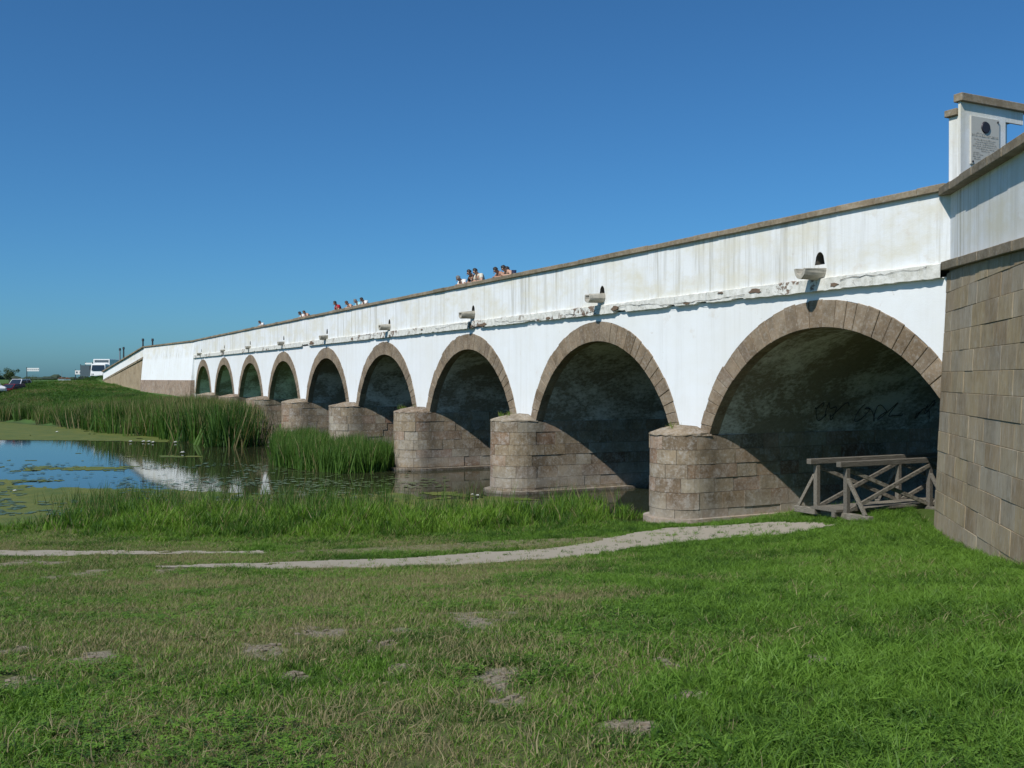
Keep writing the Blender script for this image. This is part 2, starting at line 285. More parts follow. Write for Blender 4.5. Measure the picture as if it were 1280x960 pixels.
class MB:
    """collects shapes into one mesh"""
    def __init__(s): s.v = []; s.f = []; s.mi = []
    def add(s, vs, fs, mi=0):
        o = len(s.v); s.v += [tuple(map(float, v)) for v in vs]; s.f += [tuple(i + o for i in f) for f in fs]; s.mi += [mi] * len(fs); return s
    def box(s, a, b, mi=0):
        (x0, y0, z0), (x1, y1, z1) = a, b
        return s.add([(x0, y0, z0), (x1, y0, z0), (x1, y1, z0), (x0, y1, z0), (x0, y0, z1), (x1, y0, z1), (x1, y1, z1), (x0, y1, z1)],
                     [(3, 2, 1, 0), (4, 5, 6, 7), (0, 1, 5, 4), (1, 2, 6, 5), (2, 3, 7, 6), (3, 0, 4, 7)], mi)
    def hexa(s, p, mi=0):
        return s.add(p, [(3, 2, 1, 0), (4, 5, 6, 7), (0, 1, 5, 4), (1, 2, 6, 5), (2, 3, 7, 6), (3, 0, 4, 7)], mi)
    def beam(s, a, b, w, h, mi=0):
        a = Vector(a); b = Vector(b); d = (b - a).normalized(); up = Vector((0, 0, 1)) if abs(d.z) < 0.95 else Vector((0, 1, 0))
        r = d.cross(up).normalized() * w / 2; u = r.cross(d).normalized() * h / 2
        return s.hexa([a - r - u, a + r - u, a + r + u, a - r + u, b - r - u, b + r - u, b + r + u, b - r + u], mi)
    def tube(s, pts, rad, n=8, mi=0, cap=True):
        pts = [Vector(p) for p in pts]; rad = rad if isinstance(rad, (list, tuple)) else [rad] * len(pts); o = []; fs = []
        for i, p in enumerate(pts):
            d = (pts[min(i + 1, len(pts) - 1)] - pts[max(i - 1, 0)]).normalized()
            up = Vector((0, 0, 1)) if abs(d.z) < 0.95 else Vector((0, 1, 0)); r = d.cross(up).normalized(); u = r.cross(d)
            for k in range(n):
                a = 2 * math.pi * k / n; o.append(p + (r * math.cos(a) + u * math.sin(a)) * rad[i])
        for i in range(len(pts) - 1):
            for k in range(n): fs.append((i * n + k, i * n + (k + 1) % n, (i + 1) * n + (k + 1) % n, (i + 1) * n + k))
        if cap: fs += [tuple(range(n - 1, -1, -1)), tuple(range((len(pts) - 1) * n, len(pts) * n))]
        return s.add(o, fs, mi)
    def build(s, name, mat, parent=None, smooth=False, bevel=0.0):
        o = mesh_obj(name, s.v, s.f, mat, parent, smooth)
        if any(s.mi): o.data.polygons.foreach_set('material_index', s.mi)
        if bevel:
            bm = bmesh.new(); bm.from_mesh(o.data); bmesh.ops.bevel(bm, geom=bm.edges[:], offset=bevel, segments=1, affect='EDGES', profile=0.5, clamp_overlap=True); bm.to_mesh(o.data); bm.free()
        return o

# ------------------------------------------------------------------ terrain: thin-plate surface through surveyed levels
WC = Vector((44.35, 0, 0)); WD = Vector((0.776, -0.631, 0)).normalized(); WN = Vector((-WD.y, WD.x, 0)); WN = WN if WN.y < 0 else -WN   # near wing wall
CP = []
def P(u, v, z): CP.append(at_level(u, v, z))
def W(x, y, z): CP.append((x, y, z))
for u in (-400, 200, 640, 1100, 1700): P(u, 960, 2.5)
for R, Z in ((-14, -8), (0, -10), (14, -6)): W(XC + R * CY - Z * SY, YC + R * SY + Z * CY, 2.7)
for u, v, z in ((-250, 690, .5), (0, 692, .5), (300, 705, .58), (600, 700, .56), (850, 668, .5), (1000, 657, .8)): P(u, v, z)
for t, z in ((0.3, 1.06), (5, 1.3), (10, 1.9), (15, 2.4)): p = WC + WD * t + WN * 0.5; W(p.x, p.y, z)
for x, y, z in ((40, 1, .9), (41.5, -.4, 1.08), (40, 8, .8), (43.6, 1, 1.08), (43.6, 9, 1.0), (38, 0.5, .45), (37.6, 8, .4), (35.6, -1.6, .16), (33.6, -.5, -.12), (33.6, 8, -.2), (47, 6, 1.2), (60, 14, 2.0)): W(x, y, z)
for u, v in ((-250, 655), (0, 655), (300, 656), (600, 652), (730, 640)): P(u, v, 0.0)
for u, v in ((-200, 625), (0, 615), (300, 615), (500, 620), (640, 617)): P(u, v, -.5)
for u, v in ((-200, 570), (0, 570), (150, 580), (330, 590), (420, 590)): P(u, v, -.8)
for x in (2, 12, 20, 29):
    for y in (0, 12, 30): W(x, y, -.8)
for u, v in ((-200, 520), (-60, 524), (0, 527), (100, 535), (170, 543), (240, 550), (300, 557)): P(u, v, 0.02)
for x, y, z in ((-5, -1, .0), (-5, 12, 0), (-5, 30, 0), (-10, -2, .5), (-15, 0, .8), (-15, 12, .8), (-25, -2, 1.0), (-35, -3, 1.2), (-45, -4, 1.8), (-55, -7, 2.0), (-30, 15, 1.2), (-60, 30, 2.4)): W(x, y, z)
def D(u, Z, z): x, y = at_depth(u, Z); W(x, y, z)
for u, Z, z in ((-300, 150, 2.3), (-200, 118, 1.7), (0, 116, 2.5), (60, 116, 2.6), (-80, 120, 2.5), (105, 118, 2.5), (150, 112, 2.3), (128, 134, 3.2), (110, 132, 3.7), (120, 141, 4.35), (80, 140, 3.2), (20, 150, 2.7), (100, 165, 3.7), (60, 180, 3.0), (0, 190, 2.4), (-150, 190, 2.3), (200, 190, 2.3)): D(u, Z, z)
CPa = np.array(CP)
def _tps_fit(c):
    n = len(c); d = np.hypot(c[:, None, 0] - c[None, :, 0], c[:, None, 1] - c[None, :, 1]) / 30.0
    K = np.where(d > 0, d * d * np.log(d + 1e-12), 0); K += np.eye(n) * 2e-3
    Pm = np.c_[np.ones(n), c[:, :2] / 30.0]; A = np.zeros((n + 3, n + 3)); A[:n, :n] = K; A[:n, n:] = Pm; A[n:, :n] = Pm.T
    return np.linalg.solve(A, np.r_[c[:, 2], 0, 0, 0])
_TW = _tps_fit(CPa)
def ground_base(x, y):
    x = np.atleast_1d(np.asarray(x, float)); y = np.atleast_1d(np.asarray(y, float)); out = np.zeros(len(x))
    for i in range(0, len(x), 20000):
        xs = x[i:i + 20000]; ys = y[i:i + 20000]
        d = np.hypot(xs[:, None] - CPa[None, :, 0], ys[:, None] - CPa[None, :, 1]) / 30.0
        out[i:i + 20000] = (np.where(d > 0, d * d * np.log(d + 1e-12), 0)) @ _TW[:-3] + _TW[-3] + _TW[-2] * xs / 30 + _TW[-1] * ys / 30
    return np.clip(out, -1.2, 5.2)
def ground_z(x, y):
    x = np.atleast_1d(np.asarray(x, float)); y = np.atleast_1d(np.asarray(y, float))
    R, Z = to_view(x, y); r = np.hypot(R, Z)
    z = ground_base(x, y)
    w = np.clip((r - 150) / 50, 0, 1); w = w * w * (3 - 2 * w)
    far = 2.35 + 0.25 * (fbm(x / 60, y / 60, 5) - 0.5)
    side = np.clip((np.abs(R) - np.maximum(Z, 0) * 0.75 - 14) / 25, 0, 1)
    w = np.maximum(w, side * (Z > 60))
    z = z * (1 - w) + far * w
    near = np.clip(1 - r / 45, 0, 1)
    z = z + near * 0.10 * (fbm(x / 2.2, y / 2.2, 3) - 0.5) + 0.03 * near * (fbm(x / .5, y / .5, 9) - 0.5)
    return z
def gz(x, y): return float(ground_z([x], [y])[0])
def on_ground(u, v):
    """where the sight line meets the ground"""
    Zs = np.concatenate([np.arange(2.5, 45, 0.05), np.arange(45, 250, 0.5)])
    t = (u - 640) / F; x = XC + Zs * (-SY + t * CY); y = YC + Zs * (CY + t * SY)
    g = ground_z(x, y); ray = EYE - (v - V0) / F * Zs
    k = int(np.argmax(ray < g)); return x[k], y[k], Zs[k]
def in_poly(x, y, poly):
    x = np.asarray(x); y = np.asarray(y); ins = np.zeros(x.shape, bool); n = len(poly)
    for i in range(n):
        (x0, y0), (x1, y1) = poly[i], poly[(i + 1) % n]
        if y0 == y1: continue
        c = ((y0 > y) != (y1 > y)) & (x < (x1 - x0) * (y - y0) / (y1 - y0) + x0); ins ^= c
    return ins
def gpoly(px): return [on_ground(u, v)[:2] for u, v in px]
PATH_POLYS = [gpoly([(190, 710), (300, 712), (450, 711), (600, 706), (700, 699), (800, 684), (900, 674), (980, 669), (1045, 659), (1020, 654), (960, 653), (880, 658), (830, 661), (770, 672), (700, 686), (600, 692), (450, 700), (300, 704)]),
              gpoly([(-80, 696.5), (60, 695.5), (200, 694), (330, 692), (330, 689.5), (200, 690), (60, 689), (-80, 688.5)]), gpoly([(760, 678), (842, 670), (852, 662), (790, 668)])]
LITTER = gpoly([(330, 694), (480, 691), (640, 686), (770, 676), (750, 671), (620, 676), (500, 683), (380, 688)])
BARE = []
for u, v, a, c in ((28, 858, 52, 10), (28, 815, 38, 9), (108, 826, 24, 6), (565, 778, 60, 10), (395, 792, 36, 7), (335, 812, 38, 5), (505, 840, 20, 9), (622, 850, 20, 10), (366, 846, 18, 5), (865, 873, 25, 7), (792, 916, 32, 8), (480, 806, 22, 5), (640, 875, 18, 8), (20, 704, 20, 4), (60, 705, 12, 3), (100, 718, 22, 4), (220, 712, 30, 3), (10, 748, 10, 3), (830, 830, 15, 5), (1020, 830, 22, 6), (400, 703, 30, 3)):
    x, y, Z = on_ground(u, v); z1 = on_ground(u, v - c)[2]; BARE.append((x, y, a * Z / F, max(0.06, abs(z1 - Z))))
def bare_mask(x, y):
    x = np.asarray(x); y = np.asarray(y); m = np.zeros(x.shape)
    nz = fbm(x * 2.3, y * 2.3, 31) - 0.5; n2 = fbm(x * 9, y * 9, 37) - 0.5
    for bx, by, ra, rb in BARE:
        R, Z = CY * (x - bx) + SY * (y - by), -SY * (x - bx) + CY * (y - by)
        d = np.sqrt((R / ra) ** 2 + (Z / rb) ** 2)
        m = np.maximum(m, np.clip(1.5 - d - nz * 3.0 - n2 * 2.8, 0, 1))
    return m
def path_mask(x, y):
    jx = x + 0.5 * (fbm(x * 1.3, y * 1.3, 41) - 0.5) + .25 * (fbm(x * 5, y * 5, 43) - .5); jy = y + 0.5 * (fbm(x * 1.3, y * 1.3, 51) - 0.5) + .25 * (fbm(x * 5, y * 5, 53) - .5)
    m = np.zeros(np.shape(x), bool)
    for p in PATH_POLYS: m |= in_poly(jx, jy, p)
    return m & (fbm(x * 2.2, y * 2.2, 57) + .35 * (fbm(x * 9, y * 9, 58) - .5) > .20)
def dry_field(x, y):
    R, Z = to_view(x, y); u = 640 + F * R / np.maximum(Z, 1)
    base = np.clip((900 - u) / 700, 0, 1) * 0.50 + 0.03
    base = base + 0.25 * np.exp(-((u - 640) / 160) ** 2) * (Z > 6) * (Z < 20)
    return np.clip(base + 1.5 * (fbm(x / 1.7, y / 1.7, 61) - 0.5) + .6 * (fbm(x * 1.4, y * 1.4, 63) - .5), 0, 1)

def build_ground():
    ang = np.radians(np.concatenate([np.arange(-180, -44, 4.0), np.arange(-40, -30, 1.0), np.arange(-30, 30.01, 0.22), np.arange(31, 41, 1.0), np.arange(44, 180.1, 4.0)]))
    rad = np.concatenate([np.arange(0.6, 2.4, 0.3), np.arange(2.4, 34, 0.11), 34 * np.power(5000 / 34, np.linspace(0, 1, 110))])
    A, Rr = np.meshgrid(ang, rad); R = Rr * np.sin(A); Z = Rr * np.cos(A)
    x = (XC + R * CY - Z * SY).ravel(); y = (YC + R * SY + Z * CY).ravel(); z = ground_z(x, y)
    na = len(ang); nr = len(rad); i = np.arange(nr - 1)[:, None] * na + np.arange(na - 1)[None, :]
    q = np.stack([i, i + 1, i + na + 1, i + na], -1).reshape(-1, 4)[:, ::-1]
    me = bpy.data.meshes.new('ground')
    def fill(me, V, Q):
        me.vertices.add(len(V)); me.vertices.foreach_set('co', np.asarray(V, float).ravel()); me.loops.add(Q.size); me.polygons.add(len(Q))
        me.polygons.foreach_set('loop_start', np.arange(0, Q.size, 4)); me.loops.foreach_set('vertex_index', Q.ravel().astype(np.int32)); me.update(calc_edges=True)
        me.polygons.foreach_set('use_smooth', np.ones(len(Q), bool))
    V = np.c_[x, y, z]; fill(me, V, q)
    rr = Rr.ravel(); bare = bare_mask(x, y) * (rr < 40); lit = in_poly(x, y, LITTER)
    pm = path_mask(x, y) & (rr < 40)
    for n, a in (('bare', np.maximum(bare, lit * 0.45)), ('dry', np.where(lit, 1, dry_field(x, y)) * (rr < 60)), ('far', np.clip((rr - 50) / 20, 0, 1)), ('mud', np.clip((0.10 - z) / 0.12, 0, 1) * 0.9)):
        at = me.attributes.new(n, 'FLOAT', 'POINT'); at.data.foreach_set('value', a.astype(np.float32))
    me.materials.append(M['ground']); o = bpy.data.objects.new('ground', me); COL.objects.link(o); tag(o, 'grassy river bank and flat plain', None, None, 'structure')
    # the trodden path: cells of the same survey, a little proud of the turf
    keep = pm[q].sum(1) >= 3; used = np.unique(q[keep]); mp = -np.ones(len(V), int); mp[used] = np.arange(len(used))
    me2 = bpy.data.meshes.new('path'); Vp = V[used].copy(); Vp[:, 2] += 0.014; fill(me2, Vp, mp[q[keep]])
    me2.materials.append(M['path_dirt']); o2 = bpy.data.objects.new('path', me2); COL.objects.link(o2); tag(o2, 'pale trodden dirt path', None, None, 'structure')
build_ground()

# water
def build_water():
    ang = np.radians(np.arange(-60, 45.1, 3.0)); rad = np.array([20, 26, 32, 40, 50, 65, 85, 110, 130.0])
    A, Rr = np.meshgrid(ang, rad); R = Rr * np.sin(A); Z = Rr * np.cos(A)
    x = (XC + R * CY - Z * SY).ravel(); y = (YC + R * SY + Z * CY).ravel(); na = len(ang)
    fs = [(r * na + k + na, r * na + k + na + 1, r * na + k + 1, r * na + k) for r in range(len(rad) - 1) for k in range(na - 1)]
    tag(mesh_obj('water', np.c_[x, y, x * 0], fs, 'pond_water'), 'still dark pond water', None, None, 'structure')
build_water()

# ------------------------------------------------------------------ bridge
ARCH = [-41.5, -31.1, -20.65, -10.2, 0.15, 10.4, 20.6, 30.75, 40.7]
ZS, ZCR_O, ZCR_I = 2.62, 5.99, 5.35; HO, HI = 4.55, 4.10
RO = (HO ** 2 + (ZCR_O - ZS) ** 2) / (2 * (ZCR_O - ZS)); RI = (HI ** 2 + (ZCR_I - ZS) ** 2) / (2 * (ZCR_I - ZS)); ZO = ZCR_O - RO; ZI = ZCR_I - RI
AO = math.asin(HO / RO); AI = math.asin(HI / RI)
if ZS < ZO: AO = math.pi - AO
if ZS < ZI: AI = math.pi - AI
BW_ = 10.6; XL, XR = -46.3, 46.6
LB, LT = 6.20, 6.50; DECK = 7.0
def coping_base(x): return 7.90 + 0.05 * (1 - (x / 46.0) ** 2) + (0.06 * max(0, (x - 30) / 15))
bridge = thing('stone_bridge', (0, 5.3, 0), 'long whitewashed bridge of nine stone arches across the pond', 'bridge')
HOLES = [(-42.2, 6.74), (-30.7, 6.76), (-20.45, 6.78), (-9.9, 6.78), (0.45, 6.8), (11.25, 6.8), (21.25, 6.84), (31.15, 6.82), (40.75, 6.82)]
def build_bridge_body():
    # white spandrel wall, front and back
    xs = sorted(set([XL, XR] + [c + RO * math.sin(a) for c in ARCH for a in np.linspace(-AO, AO, 41)] + list(np.arange(XL, XR, 1.0))))
    def low(x):
        for c in ARCH:
            if abs(x - c) <= HO + 1e-6: return ZO + math.sqrt(max(RO * RO - (x - c) ** 2, 0))
        return ZS - 0.05 if x > ARCH[0] - HO else ZS - 0.9
    for yy, flip in ((0.0, False), (BW_, True)):
        m = MB()
        for x0, x1 in zip(xs[:-1], xs[1:]):
            xm = (x0 + x1) / 2; inside = any(abs(xm - c) < HO for c in ARCH)
            l0, l1 = (low(x0), low(x1)) if inside else ((low(xm),) * 2)
            q = [(x0, yy, l0), (x1, yy, l1), (x1, yy, LB + 0.02), (x0, yy, LB + 0.02)]
            m.add(q if not flip else q[::-1], [(0, 1, 2, 3)])
        m.build('spandrel_wall', 'whitewash', bridge)
    # parapet with drain holes
    m = MB(); yf = -0.03; ev = [XL, XR]
    for hx, hz in HOLES: ev += list(hx + np.linspace(-0.16, 0.16, 9))
    ev += list(np.arange(XL, XR, 2.0)); ev = sorted(ev)
    for x0, x1 in zip(ev[:-1], ev[1:]):
        xm = (x0 + x1) / 2; h = [(a, b) for a, b in HOLES if abs(xm - a) < 0.16]; t0, t1 = coping_base(x0) + .01, coping_base(x1) + .01
        if not h: m.add([(x0, yf, LT - .02), (x1, yf, LT - .02), (x1, yf, t1), (x0, yf, t0)], [(0, 1, 2, 3)])
        else:
            hx, hz = h[0]; arc = lambda x: hz + 0.30 * math.sqrt(max(0.0, 1 - ((x - hx) / 0.1601) ** 2))
            m.add([(x0, yf, LT - .02), (x1, yf, LT - .02), (x1, yf, hz), (x0, yf, hz)], [(0, 1, 2, 3)])
            m.add([(x0, yf, arc(x0)), (x1, yf, arc(x1)), (x1, yf, t1), (x0, yf, t0)], [(0, 1, 2, 3)])
    m.build('parapet', 'whitewash', bridge); m = MB()
    m.add([(XL, .42, DECK), (XR, .42, DECK), (XR, .42, coping_base(XR)), (XL, .42, coping_base(XL))], [(3, 2, 1, 0)])
    m.build('parapet_inner_face', 'whitewash', bridge); m = MB()
    m.box((XL, BW_ - .42, DECK), (XR, BW_ + .03, 7.9))
    m.build('rear_parapet', 'whitewash', bridge)
    for hx, hz in HOLES:
        m = MB(); pts = [(hx - .16, hz)] + [(hx + .16 * math.cos(a), hz + .30 * math.sin(a)) for a in np.linspace(math.pi, 0, 9)] + [(hx + .16, hz)]
        n = len(pts); o = [(x, yf + .001, z) for x, z in pts] + [(x, .38, z) for x, z in pts]
        m.add(o, [(i, i + n, (i + 1) % n + n, (i + 1) % n) for i in range(n)] + [tuple(range(n, 2 * n))])
        m.build('drain_hole', 'dark_mortar', bridge)
    # string course, ragged and chipped along its lower edge
    xs = np.arange(XL, 44.3, 0.11); r = np.random.default_rng(5)
    bite = np.zeros(len(xs))
    for k in range(26):
        c = r.uniform(XL, 44); w = r.uniform(.06, .22); d = r.uniform(.015, .05); bite = np.maximum(bite, d * (np.abs(xs - c) < w) * r.uniform(.6, 1, len(xs)))
    for c, w, d in ((-4.2, .75, .16), (36.4, .22, .07), (35.0, .18, .07), (32.3, .35, .09), (21.9, .55, .12), (8.9, .3, .06), (26.4, .35, .07)): bite = np.maximum(bite, d * (np.abs(xs - c) < w) * r.uniform(.5, 1, len(xs)))
    zb = LB + r.uniform(-.012, .012, len(xs)) + bite; yo = -.135 + r.uniform(-.006, .006, len(xs)) + bite * .45; zt = LT + r.uniform(-.008, .008, len(xs))
    V = []; Fc = []
    for i, x in enumerate(xs): V += [(x, .02, zb[i] - .004), (x, yo[i], zb[i]), (x, yo[i] + .008, zt[i] - .02), (x, -.02, zt[i] + .012)]
    for i in range(len(xs) - 1):
        for k in range(3): Fc.append((i * 4 + k, i * 4 + k + 1, i * 4 + 5 + k, i * 4 + 4 + k)[::-1])
    mesh_obj('string_course', V, Fc, 'ledge_plaster', bridge)
    rb = random.Random(77)
    for u, v, w, h in ((1042, 356, .30, .10), (943, 364, .55, .13), (900, 366, .22, .07), (858, 381, .30, .08), (768, 385, .42, .17), (685, 399, .35, .09), (672, 402, .2, .06), (603, 409, .75, .16), (588, 412, .5, .12), (527, 412, .25, .07), (487, 421, .25, .12), (440, 437, .35, .2), (389, 431, 1.1, .22), (333, 437, .3, .12), (303, 441, .2, .1)):
        X, _, Zc = at_y(u, v, -.14); n = 13; Zc = min(max(Zc, LB + h * .6), LT - .06); P0 = [(w * .5 * math.cos(a) * rb.uniform(.55, 1.15), h * .5 * math.sin(a) * rb.uniform(.5, 1.2)) for a in np.linspace(0, 2 * math.pi, n, False)]
        V = [(X + a, -.150, Zc + c) for a, c in P0] + [(X + a * 1.02, -.11, Zc + c * 1.02) for a, c in P0]
        mesh_obj('exposed_brick', V, [tuple(range(n))[::-1]] + [(k, (k + 1) % n, (k + 1) % n + n, k + n) for k in range(n)], 'old_brick', bridge)
    for x0, x1, zf in ((41.5, 43.9, .62), (32.2, 38.4, .55), (29.0, 31.5, .4), (23.5, 27.5, .6), (17.5, 21.0, .5), (6, 9.5, .5)):
        pts = []; x = x0; z = LB + .3 * zf
        while x < x1: pts.append((x, -.146, z)); x += rb.uniform(.08, .22); z = min(max(z + rb.uniform(-.035, .035), LB + .06), LT - .05)
        m = MB(); m.tube(pts, [rb.uniform(.002, .008) for _ in pts], 4); m.build('ledge_crack', 'hole_dark', bridge)
    # deck
    m = MB(); m.box((XL - 2, .42, DECK - .35), (XR + 8, BW_ - .42, DECK)); m.build('road_deck', 'asphalt', bridge)
    # vaults
    for c in ARCH:
        m = MB(); n = 36; ys = [.30, 2, 4, 6, 8, BW_ - .3]; V = []; Fc = []; r_ = RI + .015
        for y in ys:
            for a in np.linspace(-AI - .03, AI + .03, n + 1): V.append((c + r_ * math.sin(a), y, ZI + r_ * math.cos(a)))
        for j in range(len(ys) - 1):
            for k in range(n): Fc.append((j * (n + 1) + k, j * (n + 1) + k + 1, (j + 1) * (n + 1) + k + 1, (j + 1) * (n + 1) + k))
        mesh_obj('vault', V, Fc, 'vault_plaster', bridge, True)
        # bed of mortar behind the ring stones
        V = []; Fc = []
        for t in np.linspace(-1, 1, n + 1):
            a, b = AI * t, AO * t; V += [(c + (RO + .02) * math.sin(b), .012, ZO + (RO + .02) * math.cos(b)), (c + (RI + .008) * math.sin(a), .012, ZI + (RI + .008) * math.cos(a)), (c + (RI + .008) * math.sin(a), .32, ZI + (RI + .008) * math.cos(a))]
        Fc = [(3 * k + j, 3 * k + j + 1, 3 * k + j + 4, 3 * k + j + 3) for k in range(n) for j in (0, 1)]
        mesh_obj('ring_mortar', V, Fc, 'mortar', bridge)
        V = []
        for t in np.linspace(-1, 1, n + 1):
            a, b = AI * t, AO * t; V += [(c + RI * math.sin(a), BW_ - .012, ZI + RI * math.cos(a)), (c + (RO + .02) * math.sin(b), BW_ + .02, ZO + (RO + .02) * math.cos(b))]
        mesh_obj('rear_arch_ring', V, [(2 * k, 2 * k + 1, 2 * k + 3, 2 * k + 2) for k in range(n)], 'voussoir_stone', bridge)
    # ring stones
    r = random.Random(3)
    for ci, c in enumerate(ARCH):
        n = 33; cuts = [-1.0]
        for k in range(n): cuts.append(cuts[-1] + r.uniform(.75, 1.25))
        cuts = [-1 + 2 * (k + 1) / (cuts[-1] + 1) for k in cuts]
        for t0, t1 in zip(cuts[:-1], cuts[1:]):
            g = .0012; t0 += g; t1 -= g; pr = -.02 - r.uniform(0, .018); dp = .28; q = []; ro = RO + r.uniform(-.025, .03)
            for yy in (pr, dp):
                for (R_, Z_, A_, t) in ((RI, ZI, AI, t0), (ro, ZO, AO, t0), (ro, ZO, AO, t1), (RI, ZI, AI, t1)):
                    q.append((c + R_ * math.sin(A_ * t), yy, Z_ + R_ * math.cos(A_ * t)))
            cx = sum(p[0] for p in q) / 8; cz = sum(p[2] for p in q) / 8
            q = [(p[0] - cx, p[1], p[2] - cz) for p in q]
            o = mesh_obj('voussoir', q, [(0, 1, 2, 3), (7, 6, 5, 4), (0, 4, 5, 1), (1, 5, 6, 2), (2, 6, 7, 3), (3, 7, 4, 0)], 'voussoir_stone', bridge, False, (cx, 0, cz))
            bm = bmesh.new(); bm.from_mesh(o.data); bmesh.ops.bevel(bm, geom=[e for e in bm.edges if all(v.co.y < .1 for v in e.verts)], offset=.01, segments=1, affect='EDGES'); bm.to_mesh(o.data); bm.free()
    # coping stones
    x = XL; r = random.Random(4)
    while x < 44.25:
        L = r.uniform(.85, 1.25); x1 = min(x + L, 44.3); d = r.uniform(-.012, .012); e = r.uniform(-.01, .012)
        hx = (x1 - x) / 2 - .005; z0, z1 = coping_base(x) - coping_base((x + x1) / 2), coping_base(x1) - coping_base((x + x1) / 2)
        m = MB(); y0, y1 = -.125 + d, .47
        m.hexa([(-hx, y0, z0), (hx, y0, z1), (hx, y1, z1), (-hx, y1, z0), (-hx, y0, z0 + .145 + e), (hx, y0, z1 + .145 + e), (hx, y1, z1 + .16 + e), (-hx, y1, z0 + .16 + e)])
        o = m.build('coping_stone', 'coping_stone', None, bevel=.012); COL.objects.unlink(o); o.location = ((x + x1) / 2, 0, coping_base((x + x1) / 2)); link(o, bridge); x = x1
    m = MB(); m.box((XL, BW_ - .47, 7.91), (XR, BW_ + .12, 8.06)); m.build('rear_coping', 'coping_stone', bridge)
    # stone gutter spouts
    for i, (hx, hz) in enumerate(HOLES):
        L = (.42, .35, .36, .42, .45, .52, .58, .56, .62)[i]; V = []; Fc = []; n = 16; zc = hz - .07
        a0 = (math.radians(35) if i in (5, 6, 7) else math.radians(-8)); ra, rb = (.185, .13) if i in (5, 6, 7) else (.205, .14); sq = 1.0 if i in (5, 6, 7) else 1.45
        prof = [(ra * math.cos(a), ra * sq * math.sin(a)) for a in np.linspace(math.pi - a0, 2 * math.pi + a0, n)]; inner = [(rb * math.cos(a), rb * sq * math.sin(a)) for a in np.linspace(2 * math.pi + a0, math.pi - a0, n)]
        ring = prof + inner; nn = len(ring)
        for j, yy in enumerate((.05, -.03 - L * .5, -.03 - L)):
            k = (1.10, 1.0, .92)[j]; dz = (0.02, .0, -.02)[j]
            for a, b in ring: V.append((hx + a * k + .008 * r.uniform(-1, 1), yy, zc + b * k + dz + .008 * r.uniform(-1, 1)))
        for j in range(2):
            for k in range(nn): Fc.append((j * nn + k, j * nn + (k + 1) % nn, (j + 1) * nn + (k + 1) % nn, (j + 1) * nn + k))
        for k in range(n - 1): Fc.append((2 * nn + k, 2 * nn + k + 1, 2 * nn + nn - 2 - k, 2 * nn + nn - 1 - k))
        mesh_obj('gutter_spout', V, Fc, 'spout_stone', bridge, False)
        # shallow collar of plaster around the root
    # far blank abutment wall beyond the first arch, stone footing below
    a = Vector((XL + .02, -.004, 0)); ux, uy = at_depth(180, 121); bpt = Vector((ux, uy, 0)); d = (bpt - a).normalized(); nrm = Vector((d.y, -d.x, 0)); nrm = nrm if nrm.y < 0 else -nrm
    def quad(off0, z0, off1, z1, name, mat, thick=.6):
        m = MB(); p = [a + nrm * off0, bpt + nrm * off0, bpt + nrm * off1, a + nrm * off1]
        bk = [a - nrm * thick, bpt - nrm * thick]
        m.hexa([p[0] + Vector((0, 0, z0)), p[1] + Vector((0, 0, z0)), bk[1] + Vector((0, 0, z0)), bk[0] + Vector((0, 0, z0)), p[3] + Vector((0, 0, z1)), p[2] + Vector((0, 0, z1 + .0)), bk[1] + Vector((0, 0, z1)), bk[0] + Vector((0, 0, z1))])
        return m.build(name, mat, bridge)
    quad(.35, 3.95, .0, 7.88, 'abutment_wall', 'whitewash'); quad(.62, .5, .40, 3.97, 'abutment_footing', 'pier_stone')
    m = MB(); L = (bpt - a).length; k = 0; n = int(L / 1.1)
    for k in range(n):
        p0 = a + d * (L * k / n + .006); p1 = a + d * (L * (k + 1) / n - .006); m = MB(); z = 7.885
        q0, q1, q2, q3 = p0 + nrm * .12, p1 + nrm * .12, p1 - nrm * .5, p0 - nrm * .5
        m.hexa([(*q.xy, z) for q in (q0, q1, q2, q3)] + [(*q.xy, z + .15) for q in (q0, q1, q2, q3)]); m.build('coping_stone', 'coping_stone', bridge)
    return bpt, d
FAR_CORNER, FAR_D = build_bridge_body()

